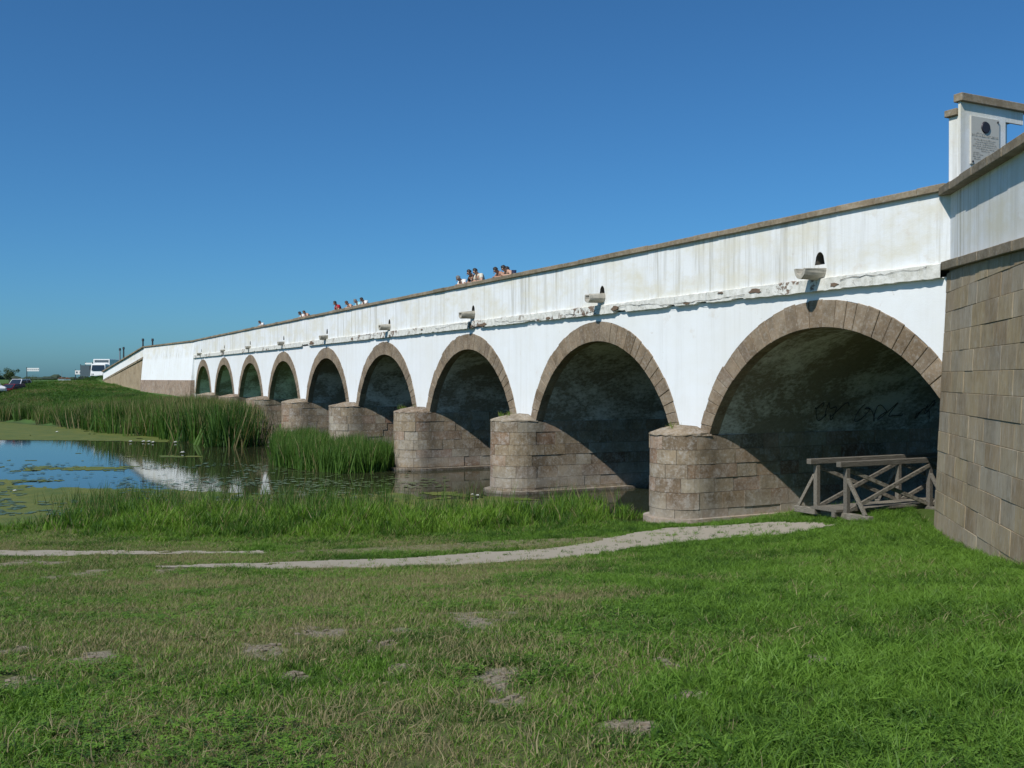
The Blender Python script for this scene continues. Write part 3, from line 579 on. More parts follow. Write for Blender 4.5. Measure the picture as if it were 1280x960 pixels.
# ------------------------------------------------------------------ piers
def build_piers():
    r = random.Random(8)
    mids = [(ARCH[i] + ARCH[i + 1]) / 2 for i in range(8)]
    for i, xc in enumerate(mids):
        hw = ((ARCH[i + 1] - HI) - (ARCH[i] + HI)) / 2; yn = -.3; zb = -.9; core = .035
        pier = mesh_obj('pier', [], [], 'mortar', bridge, False, (xc, 0, 0))
        def outline(rad, yb, n=14, back=True):
            pts = [(-rad, yb)] + [(rad * math.cos(a), yn + rad * math.sin(a)) for a in np.linspace(math.pi, 2 * math.pi, n)] + [(rad, yb)]
            return pts
        pts = outline(hw - core, BW_ + .3); n = len(pts); V = [(x, y, zb) for x, y in pts] + [(x, y, ZS + .03 if y > .3 else ZS - .06) for x, y in pts]
        Fc = [(k, (k + 1) % n, (k + 1) % n + n, k + n) for k in range(n)] + [tuple(range(n, 2 * n))]
        me = pier.data; me.clear_geometry(); me.from_pydata(V, [], Fc); me.update()
        # stone courses: curved blocks round the nose, boxes along both cheeks
        zt = ZS - .012; hts = []; z = -.25
        while z < zt - .3: h = r.uniform(.36, .46); hts.append((z, min(z + h, zt))); z += h
        if zt - hts[-1][1] > .02: hts[-1] = (hts[-1][0], zt)
        per = math.pi * hw; side = (10.9 if i == 7 else 8.5 if i >= 4 else 3.0); S0, S1 = -side, per + side
        def pos(s, rad):
            if s < 0: return (-rad, yn - s)
            if s > per: return (rad, yn + s - per)
            a = math.pi + s / hw; return (rad * math.cos(a), yn + rad * math.sin(a))
        for z0, z1 in hts:
            s = S0 + r.uniform(0, .5)
            while s < S1:
                L = r.uniform(.55, 1.05); e = min(s + L, S1)
                if s < -0.2 and i < 7 and e < -1.5: s = e; continue
                out = r.uniform(-.012, .018); g = .0055; k = max(2, int((e - s) / .16) + 1); ss = np.linspace(s + g, e - g, k); V = []; Fc = []
                za, zb_ = z0 + g, z1 - g
                for t in ss:
                    a = pos(t, hw + out); c = pos(t, hw - .12); V += [(*a, za), (*a, zb_), (*c, zb_), (*c, za)]
                for q in range(k - 1):
                    for w in range(4): Fc.append((q * 4 + w, q * 4 + (w + 1) % 4, q * 4 + 4 + (w + 1) % 4, q * 4 + 4 + w)[::-1])
                Fc += [(0, 1, 2, 3), tuple(4 * (k - 1) + w for w in (3, 2, 1, 0))]
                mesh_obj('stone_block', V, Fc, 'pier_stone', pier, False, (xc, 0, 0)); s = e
        # low conical cap of mortar over the nose
        rad = hw + .022; V = []; Fc = []; n = 20; ring = [(rad * math.cos(a), yn + rad * math.sin(a)) for a in np.linspace(math.pi, 2 * math.pi, n)]; ring = [(-rad, .06)] + ring + [(rad, .06)]; n = len(ring)
        lv = [(1.0, ZS - .02), (.985, ZS + .03), (.70, ZS + .13), (.35, ZS + .22)]
        for k, z in lv:
            for x, y in ring: V.append((x * k + r.uniform(-.02, .02), (y if y > 0 else y * k) , z + r.uniform(-.02, .02)))
        for j in range(3):
            for q in range(n - 1): Fc.append((j * n + q, j * n + q + 1, (j + 1) * n + q + 1, (j + 1) * n + q))
        Fc.append(tuple(range(3 * n, 4 * n)))
        mesh_obj('pier_cap', V, Fc, 'pier_stone', pier, False, (xc, 0, 0))
        # footing ledge
        if i >= 4:
            rad = hw + (.24 if i < 7 else .16); pts = outline(rad, 9.5, 18); n = len(pts); zf0, zf1 = -.7, (.10 if i < 7 else .34)
            V = [(x, y, zf0) for x, y in pts] + [(x + r.uniform(-.03, .03), y + r.uniform(-.03, .03), zf1 + r.uniform(-.02, .02)) for x, y in pts] + [(x * .6, yn + (y - yn) * .6 if y < yn else y, zf1 + .03) for x, y in pts]
            Fc = [(k, (k + 1) % n, (k + 1) % n + n, k + n) for k in range(n)] + [(n + k, n + (k + 1) % n, (k + 1) % n + 2 * n, k + 2 * n) for k in range(n)]
            mesh_obj('footing_ledge', V, Fc, 'pier_stone', pier, False, (xc, 0, 0))
    # abutment cheeks closing the end arches below the springing
    m = MB(); m.box((XL, .02, -.6), (ARCH[0] - HI, BW_, ZS + .03)); m.build('abutment_cheek', 'vault_plaster', bridge)
    m = MB(); m.box((ARCH[8] + HI, .02, -.6), (XR, BW_, ZS + .03)); m.build('abutment_cheek', 'vault_plaster', bridge)
build_piers()

# ------------------------------------------------------------------ wing walls
def wing_wall(name, label, C, dvec, nvec, L, ztop, slope, strip, ledge_h, over, zfoot, batter, course, build_blocks, wd):
    w = thing(name, (C.x, C.y, 0), label, 'wall')
    dvec = Vector(dvec); nvec = Vector(nvec); r = random.Random(12)
    pt = lambda t, o, z: C + dvec * t + nvec * o + Vector((0, 0, z))
    zt = lambda t: ztop - slope * t
    def prism(t0, t1, o0, o1, za, zb, name, mat, bev=0):     # between two heights that follow the slope
        m = MB(); m.hexa([pt(t0, o1, za(t0)), pt(t1, o1, za(t1)), pt(t1, o0, za(t1)), pt(t0, o0, za(t0)), pt(t0, o1, zb(t0)), pt(t1, o1, zb(t1)), pt(t1, o0, zb(t1)), pt(t0, o0, zb(t0))])
        return m.build(name, mat, w, bevel=bev)
    th = -.45
    prism(0, L, th, 0, lambda t: zt(t) - .16 - strip, lambda t: zt(t) - .155, 'parapet', 'whitewash')
    t = -.12
    while t < L:
        e = min(t + r.uniform(.8, 1.3), L); o = r.uniform(-.01, .01); h = r.uniform(-.008, .008)
        prism(t + .005, e - .005, th - .04, over + o, lambda q: zt(q) - .16, lambda q: zt(q) + h, 'coping_stone', 'coping_stone', .012); t = e
    t = -.10
    zl = lambda q: zt(q) - .16 - strip
    while t < L:
        e = min(t + r.uniform(.55, .95), L); o = r.uniform(-.008, .008)
        prism(t + .004, e - .004, th, over * .75 + o, lambda q: zl(q) - ledge_h, lambda q: zl(q) + .002, 'ledge_stone', 'coping_stone', .01); t = e
    # battered stone face
    off = lambda z: .05 + batter * (6.3 - z)
    m = MB(); lo = lambda q: zfoot
    m.hexa([pt(0.02, off(zfoot) - .03, zfoot), pt(L, off(zfoot) - .03, zfoot), pt(L, -1.2, zfoot), pt(.02, -.5, zfoot), pt(.02, off(zl(0)) - .03, zl(0) - ledge_h), pt(L, off(zl(L)) - .03, zl(L) - ledge_h), pt(L, -1.2, zl(L) - ledge_h), pt(.02, -.5, zl(0) - ledge_h)])
    m.build('wall_core', 'pale_mortar' if build_blocks else 'wing_stone', w)
    if build_blocks:
        z = zfoot
        while z < zl(0) - ledge_h:
            t = 0.0; first = True
            while t < L:
                e = t + (r.uniform(.25, 1.0) if first else r.uniform(.6, 1.15)) * (1.0 if t < 7 else 1.7); e = min(e, L); first = False; z1a, z1b = min(z + course, zl(t) - ledge_h), min(z + course, zl(e) - ledge_h)
                if z1a - z > .05 and z1b - z > .05:
                    g = .0022; o = r.uniform(-.006, .008); q = []
                    for tt, zz in ((t + g, z + g), (e - g, z + g), (e - g, z1b - g), (t + g, z1a - g)): q.append((tt, zz))
                    V = [pt(a, off(b) + o, b) for a, b in q] + [pt(a, off(b) - .12, b) for a, b in q]
                    cc = sum((Vector(v) for v in V), Vector()) / 8
                    ob = mesh_obj('stone_block', [v - cc for v in V], [(0, 1, 2, 3), (7, 6, 5, 4), (1, 0, 4, 5), (2, 1, 5, 6), (3, 2, 6, 7), (0, 3, 7, 4)], 'wing_stone', w, False, cc)
                    bm = bmesh.new(); bm.from_mesh(ob.data); bmesh.ops.recalc_face_normals(bm, faces=bm.faces[:]); bmesh.ops.bevel(bm, geom=[ed for ed in bm.edges if ed in bm.faces[0].edges[:]], offset=.006, segments=1, affect='EDGES'); bm.to_mesh(ob.data); bm.free()
                t = e
            z += course
    return w
wing_wall('wing_wall', 'battered brown stone wing wall with white parapet beside the largest arch', WC, WD, WN, 14.5, 8.03, .05, 1.35, .17, .20, .68, .048, .40, True, 1)
fd = Vector((*[b - a for a, b in zip(FAR_CORNER.xy, at_depth(129, 139))], 0)); FL = fd.length; fd.normalize(); fn = Vector((fd.y, -fd.x, 0)); fn = fn if fn.y < 0 else -fn
wing_wall('wing_wall', 'small distant sloping wing wall of brown stone beside the green embankment', FAR_CORNER, fd, fn, FL, 8.02, 2.85 / FL, 1.1, .25, .2, .9, .05, .4, False, 1)

# ------------------------------------------------------------------ plaque pillar
def build_pillar():
    y0 = .16; x0 = 44.16; x1 = 44.47
    p = thing('gate_pillar', (44.3, .8, DECK), 'white plastered pillar with brown cap and stone plaque at the bridge end', 'pillar')
    m = MB(); m.box((x0, y0 + .02, DECK), (x1 - .06, y0 + 1.50, 9.50)); m.build('pillar_core', 'whitewash', p, bevel=.015)
    m = MB(); m.box((x1 - .058, y0, DECK), (x1, y0 + 1.36, 9.76)); m.box((x1 - .056, y0 + 1.362, 9.50), (x1 - .002, y0 + 1.92, 9.758)); m.build('front_slab', 'whitewash', p)
    m = MB(); m.box((x0 - .05, y0 - .05, 9.502), (x1 - .064, y0 + 1.6, 9.64)); m.build('pillar_cap', 'coping_stone', p, bevel=.01)
    m = MB(); m.box((x1 - .14, y0 - .045, 9.762), (x1 + .07, y0 + 2.1, 9.925)); m.build('pillar_cap', 'coping_stone', p, bevel=.01)
    pl = MB(); X = x1 + .004; ya, yb, za, zb = y0 + .27, y0 + 1.13, 8.52, 9.50
    pl.box((x1 + .001, ya, za), (x1 + .035, yb, zb)); plq = pl.build('plaque', 'plaque_stone', p, bevel=.004); tag(plq, 'pale engraved stone plaque with a dark bronze roundel')
    X = x1 + .036
    m = MB(); n = 24; cy, cz = (ya + yb) / 2, zb - .20
    V = [(X, cy + .135 * math.cos(a), cz + .125 * math.sin(a)) for a in np.linspace(0, 2 * math.pi, n, False)] + [(X + .02, cy + .12 * math.cos(a), cz + .11 * math.sin(a)) for a in np.linspace(0, 2 * math.pi, n, False)]
    m.add(V, [(k, (k + 1) % n, (k + 1) % n + n, k + n) for k in range(n)] + [tuple(range(n, 2 * n))]); m.build('bronze_roundel', 'bronze', plq)
    for yy, zz in ((yb - .06, zb - .055), (ya + .05, za + .05)):
        m = MB(); V = [(X, yy + .022 * math.cos(a), zz + .022 * math.sin(a)) for a in np.linspace(0, 2 * math.pi, 10, False)] + [(X + .015, yy + .018 * math.cos(a), zz + .018 * math.sin(a)) for a in np.linspace(0, 2 * math.pi, 10, False)]
        m.add(V, [(k, (k + 1) % 10, (k + 1) % 10 + 10, k + 10) for k in range(10)] + [tuple(range(10, 20))]); m.build('bolt', 'bronze', plq)
    # engraved lines, too worn to read: rows of short strokes set in letter-like runs
    r = random.Random(21); m = MB()
    rows = [(zb - .345, .030, .18, .50), (zb - .40, .045, .03, .97), (zb - .475, .028, .10, .88), (zb - .52, .028, .18, .82), (zb - .565, .028, .12, .90), (zb - .61, .028, .04, .98), (zb - .655, .028, .16, .84), (zb - .70, .028, .35, .66),
            (zb - .745, .024, .06, .30), (zb - .745, .024, .60, .92), (zb - .785, .024, .06, .42), (zb - .785, .024, .58, .94), (zb - .83, .024, .06, .34), (zb - .83, .024, .62, .90), (zb - .875, .024, .10, .32), (zb - .90, .024, .40, .58)]
    W_ = yb - ya
    for z, h, f0, f1 in rows:
        y = ya + W_ * f0
        while y < ya + W_ * f1:
            for k in range(r.randint(3, 8)):
                w = h * .62
                if y + w > ya + W_ * f1: break
                t = h * .16
                segs = r.choice([((0, 0, 0, 1), (0, 1, 1, 1), (0, .5, .8, .5), (0, 0, 1, 0)), ((0, 0, .5, 1), (.5, 1, 1, 0), (.25, .4, .75, .4)), ((0, 0, 0, 1), (1, 0, 1, 1), (0, .5, 1, .5)), ((0, 0, 0, 1), (0, 0, 1, 0)), ((.5, 0, .5, 1), (0, 1, 1, 1)), ((0, 0, 0, 1), (0, 1, 1, 1), (1, 1, 1, 0), (0, 0, 1, 0)), ((.5, 0, .5, 1),)])
                for a, b, c, d in segs: m.beam((X + .0012, y + a * w * .8, z + b * h * .8), (X + .0012, y + c * w * .8 + 1e-4, z + d * h * .8), t, .001)
                y += w
            y += h * .5
    m.build('engraved_lines', 'engraved_text', plq)
build_pillar()

# ------------------------------------------------------------------ wooden footbridge under the nearest arch
def build_footbridge():
    zg = 1.17; fb = thing('wooden_footbridge', (41.5, 1.0, zg - .1), 'weathered grey wooden footbridge with crossed railings under the largest arch', 'footbridge')
    ys = (-.40, 2.22, 4.85)
    for xs, sgn in ((41.05, -1), (41.97, 1)):
        for y in ys:
            m = MB(); m.beam((xs, y, zg - .18), (xs, y, zg + 1.01), .11, .11); m.build('post', 'weathered_wood', fb, bevel=.008)
            m = MB(); m.beam((xs + sgn * .57, y - .02, zg - .02), (xs + sgn * .05, y - .02, zg + .75), .065, .08); m.build('strut', 'weathered_wood', fb, bevel=.006)
        m = MB(); m.beam((xs, ys[0] - .25, zg + 1.07), (xs, ys[2] + .3, zg + 1.07), .14, .12); m.build('handrail', 'weathered_wood', fb, bevel=.008)
        for a, b in zip(ys[:-1], ys[1:]):
            m = MB(); m.beam((xs + .045, a + .06, zg + .05), (xs + .045, b - .06, zg + .95), .05, .09); m.build('brace', 'weathered_wood', fb, bevel=.006)
            m = MB(); m.beam((xs - .035, a + .06, zg + .95), (xs - .035, b - .06, zg + .05), .05, .09); m.build('brace', 'weathered_wood', fb, bevel=.006)
    for y in ys:
        m = MB(); m.beam((40.38, y, zg - .09), (42.68, y, zg - .09), .15, .15); m.build('cross_beam', 'weathered_wood', fb, bevel=.01)
    y = -.65; r = random.Random(2)
    while y < 5.1:
        w = r.uniform(.17, .22); m = MB(); m.box((41.11, y, zg + .0), (41.91, y + w, zg + .045 + r.uniform(0, .01))); m.build('deck_plank', 'weathered_wood', fb); y += w + .015
    for x in (41.2, 41.82):
        m = MB(); m.beam((x, -.66, zg - .06), (x, 5.2, zg - .06), .1, .11); m.build('deck_bearer', 'weathered_wood', fb)
build_footbridge()
# scrawled paint on the vault side of the arch
def build_scrawl():
    c = ARCH[8]; m = MB(); r = random.Random(6)
    def p(y, z): a = -math.acos(max(-1, min(1, (z - ZI) / RI))); q = RI - .006; return (c + q * math.sin(a), y, ZI + q * math.cos(a))
    for y0, y1, z0, ph in ((3.5, 4.5, 3.2, .3), (5.2, 6.9, 3.15, 1.1), (7.8, 8.3, 3.2, 2.0)):
        q = [p(y0 + (y1 - y0) * t + .17 * math.cos(t * 31 * (y1 - y0) / 1.7 + ph) + .06 * math.cos(t * 13), z0 + .20 * math.sin(t * 23 * (y1 - y0) / 1.7 + ph * 2) + .09 * math.sin(t * 41 + ph)) for t in np.linspace(0, 1, 70)]
        m.tube(q, .012, 4)
    m.build('graffiti_scrawl', 'black_paint', bridge)
build_scrawl()

# ------------------------------------------------------------------ vegetation: tufts instanced over surveyed points
LIB = bpy.data.collections.new('tuft_library')
def tuft_mesh(name, mat, blades, h, spread, width, lean, seed, segs=3, curl=1.0):
    r = np.random.default_rng(seed); V = []; Fc = []; rnd = []
    for k in range(blades):
        a = r.uniform(0, 2 * math.pi); d = spread * math.sqrt(r.uniform()); bx, by = d * math.cos(a), d * math.sin(a)
        hh = h * r.uniform(.5, 1.0); la = r.uniform(0, 2 * math.pi); ln = lean * r.uniform(.2, 1.0) * hh; w = width * r.uniform(.7, 1.3); fa = r.uniform(0, math.pi); wx, wy = math.cos(fa) * w / 2, math.sin(fa) * w / 2
        o = len(V); rv = r.uniform()
        for s in range(segs + 1):
            t = s / segs; off = ln * t ** (1 + curl); z = hh * (t - .25 * lean * t * t); k_ = (1 - t ** 1.6)
            px, py = bx + off * math.cos(la), by + off * math.sin(la)
            if s < segs: V += [(px - wx * k_, py - wy * k_, z), (px + wx * k_, py + wy * k_, z)]; rnd += [rv, rv]
            else: V.append((px, py, z)); rnd.append(rv)
        for s in range(segs - 1): Fc.append((o + 2 * s, o + 2 * s + 1, o + 2 * s + 3, o + 2 * s + 2))
        Fc.append((o + 2 * segs - 2, o + 2 * segs - 1, o + 2 * segs))
    me = bpy.data.meshes.new(name); me.from_pydata(V, [], Fc); me.update(); me.materials.append(M[mat])
    at = me.attributes.new('blade', 'FLOAT', 'POINT'); at.data.foreach_set('value', np.array(rnd, np.float32))
    return bpy.data.objects.new(name, me)
def scatter(name, label, x, y, z, scale, tint, dry, sources, tilt=.12, zs=None, seed=1):
    col = bpy.data.collections.new(name + '_tufts')
    for s in sources: col.objects.link(s)
    r = np.random.default_rng(seed); n = len(x); me = bpy.data.meshes.new(name); me.vertices.add(n); me.vertices.foreach_set('co', np.c_[x, y, z].ravel())
    rot = np.c_[r.normal(0, tilt, n), r.normal(0, tilt, n), r.uniform(0, 2 * math.pi, n)].astype(np.float32); sv = np.c_[scale, scale, scale if zs is None else zs].astype(np.float32)
    for nm, ty, a, key in (('rot', 'FLOAT_VECTOR', rot, 'vector'), ('scl', 'FLOAT_VECTOR', sv, 'vector'), ('tint', 'FLOAT', np.asarray(tint, np.float32), 'value'), ('dry', 'FLOAT', np.asarray(dry, np.float32), 'value'), ('pick', 'INT', r.integers(0, len(sources), n).astype(np.int32), 'value')):
        at = me.attributes.new(nm, ty, 'POINT'); at.data.foreach_set(key, a.ravel())
    me.materials.append(sources[0].data.materials[0])
    o = bpy.data.objects.new(name, me); COL.objects.link(o); tag(o, label, None, None, 'stuff')
    ng = bpy.data.node_groups.new(name, 'GeometryNodeTree'); ng.interface.new_socket('Geometry', in_out='INPUT', socket_type='NodeSocketGeometry'); ng.interface.new_socket('Geometry', in_out='OUTPUT', socket_type='NodeSocketGeometry')
    N = ng.nodes; L = ng.links; gi = N.new('NodeGroupInput'); go = N.new('NodeGroupOutput'); ip = N.new('GeometryNodeInstanceOnPoints'); ci = N.new('GeometryNodeCollectionInfo'); ci.inputs[0].default_value = col
    ci.inputs['Separate Children'].default_value = True; ci.inputs['Reset Children'].default_value = True
    def na(n, t): a = N.new('GeometryNodeInputNamedAttribute'); a.data_type = t; a.inputs[0].default_value = n; return a.outputs[0]
    L.new(gi.outputs[0], ip.inputs['Points']); L.new(ci.outputs[0], ip.inputs['Instance']); ip.inputs['Pick Instance'].default_value = True
    L.new(na('pick', 'INT'), ip.inputs['Instance Index']); er = N.new('FunctionNodeEulerToRotation'); L.new(na('rot', 'FLOAT_VECTOR'), er.inputs[0]); L.new(er.outputs[0], ip.inputs['Rotation']); L.new(na('scl', 'FLOAT_VECTOR'), ip.inputs['Scale'])
    L.new(ip.outputs[0], go.inputs[0]); md = o.modifiers.new('tufts', 'NODES'); md.node_group = ng
    return o
GRASS = [tuft_mesh('grass_tuft', 'grass_blade', 17, .10, .075, .0078, .95, s, 3) for s in range(6)]
LUSH = [tuft_mesh('lush_tuft', 'grass_blade', 16, .17, .085, .0095, 1.3, 20 + s, 3) for s in range(5)]
CLOVER = []
REED = [tuft_mesh('reed_tuft', 'reed_blade', 20, 1.0, .30, .045, .34, 40 + s, 3) for s in range(5)]
SHORE = [tuft_mesh('shore_tuft', 'shore_blade', 12, 1.0, .24, .05, .6, 60 + s, 4) for s in range(5)]
MEADOW = [tuft_mesh('meadow_tuft', 'reed_blade', 24, 1.0, .5, .06, .7, 80 + s, 3) for s in range(4)]
def cone_points(n, z0, z1, spread=0.56, power=1.0):
    """random ground points in front of the station, thinner with distance"""
    q = rng.uniform(0, 1, n); Z = (z0 ** power + q * (z1 ** power - z0 ** power)) ** (1 / power); t = rng.uniform(-spread - .22, spread + .1, n)
    R = Z * t; return XC + R * CY - Z * SY, YC + R * SY + Z * CY, Z
def wing_side(x, y):     # distance in front of the near wing wall
    return (x - WC.x) * WN.x + (y - WC.y) * WN.y
def build_lawn():
    x, y, Z = cone_points(132000, 2.4, 30, .58, 1.35)
    z = ground_z(x, y); lush = np.clip((640 + F * to_view(x, y)[0] / Z - 780) / 350, 0, 1)
    sh = (z > .12) & (wing_side(x, y) > .24) & ~((y > -1.0) & (x < 37.6))
    b = bare_mask(x, y); pm = path_mask(x, y); lit = in_poly(x, y, LITTER)
    dn = fbm(x / .8, y / .8, 71); keep = sh & (~pm | (rng.uniform(0, 1, len(x)) < .05)) & (rng.uniform(0, 1, len(x)) > b * .80) & (rng.uniform(0, 1, len(x)) < .45 + 1.0 * dn) & ~(lit & (rng.uniform(0, 1, len(x)) < .8)) & ~((y > 2.4) & (rng.uniform(0, 1, len(x)) < np.clip((y - 2.4) / 3, 0, 1)))
    dry = dry_field(x, y); tint = np.clip(.5 + 1.4 * (fbm(x / 1.1, y / 1.1, 77) - .5) + 1.5 * (fbm(x / .28, y / .28, 78, 3) - .5) + rng.normal(0, .14, len(x)) + .2 * lush, 0, 1)
    g = keep & (rng.uniform(0, 1, len(x)) > lush * .85); l = keep & ~g
    s = rng.uniform(.6, 1.15, len(x)) * (1 + .018 * Z) * (.75 + .5 * dn) * (1 - .35 * dry) * (1 - .55 * b)
    scatter('lawn_grass', 'short patchy mown grass on the river bank', x[g], y[g], z[g] - .006, s[g] * .82, tint[g], np.clip(dry[g] * .8, 0, .9), GRASS, .25, seed=3)
    s2 = rng.uniform(.5, 1.1, len(x)) * (1 + .012 * Z) * (.45 + 1.1 * fbm(x / .35, y / .35, 79, 3))
    scatter('lush_grass', 'longer bright green grass at the foot of the wing wall', x[l], y[l], z[l] - .006, s2[l] * .85, np.clip(tint[l] + .1, 0, 1), np.clip(dry[l] * .25, 0, .3), LUSH, .3, seed=4)
build_lawn()
def clover_mesh(seed):
    r = np.random.default_rng(seed); V = []; Fc = []
    for k in range(11):
        x, y = r.normal(0, .05, 2); h = r.uniform(.015, .055); a0 = r.uniform(0, 6.28)
        for q in range(3):
            a = a0 + q * 2.1; s_ = r.uniform(.010, .017); o = len(V); c, d = math.cos(a), math.sin(a); tz = r.uniform(-.004, .006)
            V += [(x, y, h), (x + c * s_ - d * s_ * .6, y + d * s_ + c * s_ * .6, h + tz), (x + c * s_ * 1.7, y + d * s_ * 1.7, h + tz * .5), (x + c * s_ + d * s_ * .6, y + d * s_ - c * s_ * .6, h + tz)]; Fc.append((o, o + 3, o + 2, o + 1))
    me = bpy.data.meshes.new('clover_tuft'); me.from_pydata(V, [], Fc); me.update(); me.materials.append(M['grass_blade'])
    at = me.attributes.new('blade', 'FLOAT', 'POINT'); at.data.foreach_set('value', np.repeat(r.uniform(.3, 1, len(V) // 4), 4).astype(np.float32)); return bpy.data.objects.new('clover_tuft', me)
def build_lawn_mix():
    x, y, Z = cone_points(75000, 2.6, 22, .58, 1.3); z = ground_z(x, y); c = fbm(x / .9, y / .9, 141, 3)
    k = (rng.uniform(0, 1, len(x)) < np.clip((c - .50) * 3.0, 0, .42)) & (z > .15) & (wing_side(x, y) > .4) & ~path_mask(x, y) & (bare_mask(x, y) < .12) & (y < 0); x, y, z = x[k], y[k], z[k]
    scatter('clover_patches', 'patches of small leaved clover among the lawn grass', x, y, z, rng.uniform(.5, 1.0, len(x)), np.clip(rng.normal(.5, .3, len(x)), 0, 1), np.zeros(len(x)), [clover_mesh(s) for s in range(4)], .15, seed=12)
    x, y, Z = cone_points(18000, 2.6, 24, .58, 1.3); z = ground_z(x, y); d = dry_field(x, y)
    k = (rng.uniform(0, 1, len(x)) < d * .9 + .04) & (z > .15) & (wing_side(x, y) > .4) & ~path_mask(x, y) & (y < 0); x, y, z = x[k], y[k], z[k]
    st = [tuft_mesh('straw_tuft', 'grass_blade', 4, .20, .05, .0055, .9, 160 + s, 3) for s in range(4)]
    scatter('straw_stalks', 'dry straw coloured stalks scattered through the lawn', x, y, z, rng.uniform(.5, 1.1, len(x)), np.full(len(x), .5), np.full(len(x), 1.01), st, .4, seed=13)
    # crumbs of earth and small stones on the worn spots and the path
    m = MB(); r = random.Random(44)
    spots = [(bx, by, ra, rb, 16) for bx, by, ra, rb in BARE]
    for bx, by, ra, rb, n in spots:
        for k in range(n):
            R_, Z_ = r.gauss(0, .5) * ra, r.gauss(0, .5) * rb; px, py = bx + R_ * CY - Z_ * SY, by + R_ * SY + Z_ * CY; q = r.uniform(.006, .022); g = gz(px, py)
            m.hexa([(px + q * sx * r.uniform(.5, 1), py + q * sy * r.uniform(.5, 1), g + (q * r.uniform(.4, .9) if sz else -q * .4)) for sz in (0, 1) for sx, sy in ((-1, -1), (1, -1), (1, 1), (-1, 1))])
    tag(m.build('earth_crumbs', 'twig'), 'crumbs of dry earth lying on the worn spots', None, None, 'stuff')
build_lawn_mix()
def poly_points(poly, n):
    p = np.array(poly); lo, hi = p.min(0), p.max(0); X = rng.uniform(lo[0], hi[0], n * 4); Y = rng.uniform(lo[1], hi[1], n * 4); k = in_poly(X, Y, poly); return X[k][:n], Y[k][:n]
def build_reeds():
    # band along the far shore
    base = [(-260, 517), (-120, 520), (0, 526), (40, 528), (100, 535), (150, 541), (200, 546), (250, 553), (290, 559), (306, 559)]
    front = [np.array(at_level(u, v, 0)[:2]) for u, v in base]
    xs = []; ys = []; hs = []
    for a, b in zip(front[:-1], front[1:]):
        d = np.linalg.norm(b - a); n = int(d * 55); t = rng.uniform(0, 1, n); p = a[None] * (1 - t)[:, None] + b[None] * t[:, None]
        back = np.array([-SY, CY]); k = rng.uniform(0, 1, n) ** 1.3 * 11; p = p + back[None] * k[:, None] + rng.normal(0, .5, (n, 2)); xs.append(p[:, 0]); ys.append(p[:, 1]); hs.append(k)
    x = np.concatenate(xs); y = np.concatenate(ys); k = np.concatenate(hs)
    ok = ~((y > -1.2) & (x > -46)); x, y, k = x[ok], y[ok], k[ok]
    # scrub in front of the far arches
    p2 = [(-9.5, -1.6), (-14, -1.2), (-30, -1.4), (-46, -1.8), (-58, -5), (-52, -10), (-30, -8), (-12, -6)]; x2, y2 = poly_points(p2, 5200)
    X = np.r_[x, x2]; Y = np.r_[y, y2]; Zg = np.maximum(ground_z(X, Y), -.15)
    R, Z = to_view(X, Y); u = 640 + F * R / Z
    top = np.interp(u, [-300, 0, 60, 120, 160, 200, 245, 300, 330, 350], [499, 502, 505, 503, 499, 497, 494, 499, 505, 520])        # how tall the stand grows along the shore
    hmax = np.clip(EYE - (top - V0) * Z / F - Zg, .5, 3.0)
    h = hmax * rng.uniform(.6, 1.15, len(X)) * (.62 + .78 * fbm(X / 1.8, Y / 1.8, 91))
    tint = np.clip(.45 + 2.2 * (fbm(X / 3, Y / 3, 93) - .5) + rng.normal(0, .2, len(X)), 0, 1)
    scatter('far_reeds', 'dense dark green reed bed along the far shore', X, Y, Zg, np.clip(h * .6, .5, 1.5), tint, np.clip(.14 + .9 * (fbm(X / 2.5, Y / 2.5, 95) - .42), 0, .6), REED, .16, h, 5)
    # clump in front of the middle piers
    px = [(343, 582), (380, 588), (430, 592), (470, 590), (497, 586), (500, 576), (470, 566), (430, 560), (380, 558), (345, 560)]
    x, y = poly_points([at_level(u, v, 0)[:2] for u, v in px], 2600); ok = ~((y > -1.9) & (np.abs(x - 5.27) < 1.8)) & (y < -.6); x, y = x[ok], y[ok]
    h = rng.uniform(.9, 1.85, len(x)) * (.7 + .6 * fbm(x / 1.2, y / 1.2, 97)); scatter('middle_reeds', 'bright green reed clump standing in front of the middle piers', x, y, np.full(len(x), -.08), np.full(len(x), .9), np.clip(rng.normal(.75, .2, len(x)), 0, 1), np.full(len(x), .08), REED, .12, h, 6)
    # near shore fringe
    n = 19500; u = rng.uniform(-420, 830, n); v = 628 + (690 - 628) * rng.uniform(0, 1, n) ** .75
    x, y = [], []
    Zs = (EYE - .1) * F / (v - V0); t = (u - 640) / F; x = XC + Zs * (-SY + t * CY); y = YC + Zs * (CY + t * SY)
    zg = ground_z(x, y); cl = fbm(x / 1.6, y / 1.6, 101)
    inw = zg < 0.02; lim = np.interp(u, [-420, 0, 60, 130, 400, 640, 830], [683, 683, 680, 687, 688, 680, 660]); topv = np.interp(u, [-420, 0, 80, 130, 250, 480, 640, 700, 830], [664, 660, 650, 640, 634, 636, 640, 634, 642])
    ok = (v < lim) & (v > topv) & ~path_mask(x, y) & ~in_poly(x, y, LITTER) & (rng.uniform(0, 1, n) < np.interp(u, [-420, 0, 110, 160, 830], [.3, .3, .45, 1, 1]) * np.clip(2.6 * fbm(x / 1.1, y / 1.1, 107, 3) - .45, 0, 1)) & ~((y > -1.9) & (np.abs(x - 35.7) < 1.9)) & (y < .5)
    x, y, zg, v, cl, u = x[ok], y[ok], zg[ok], v[ok], cl[ok], u[ok]
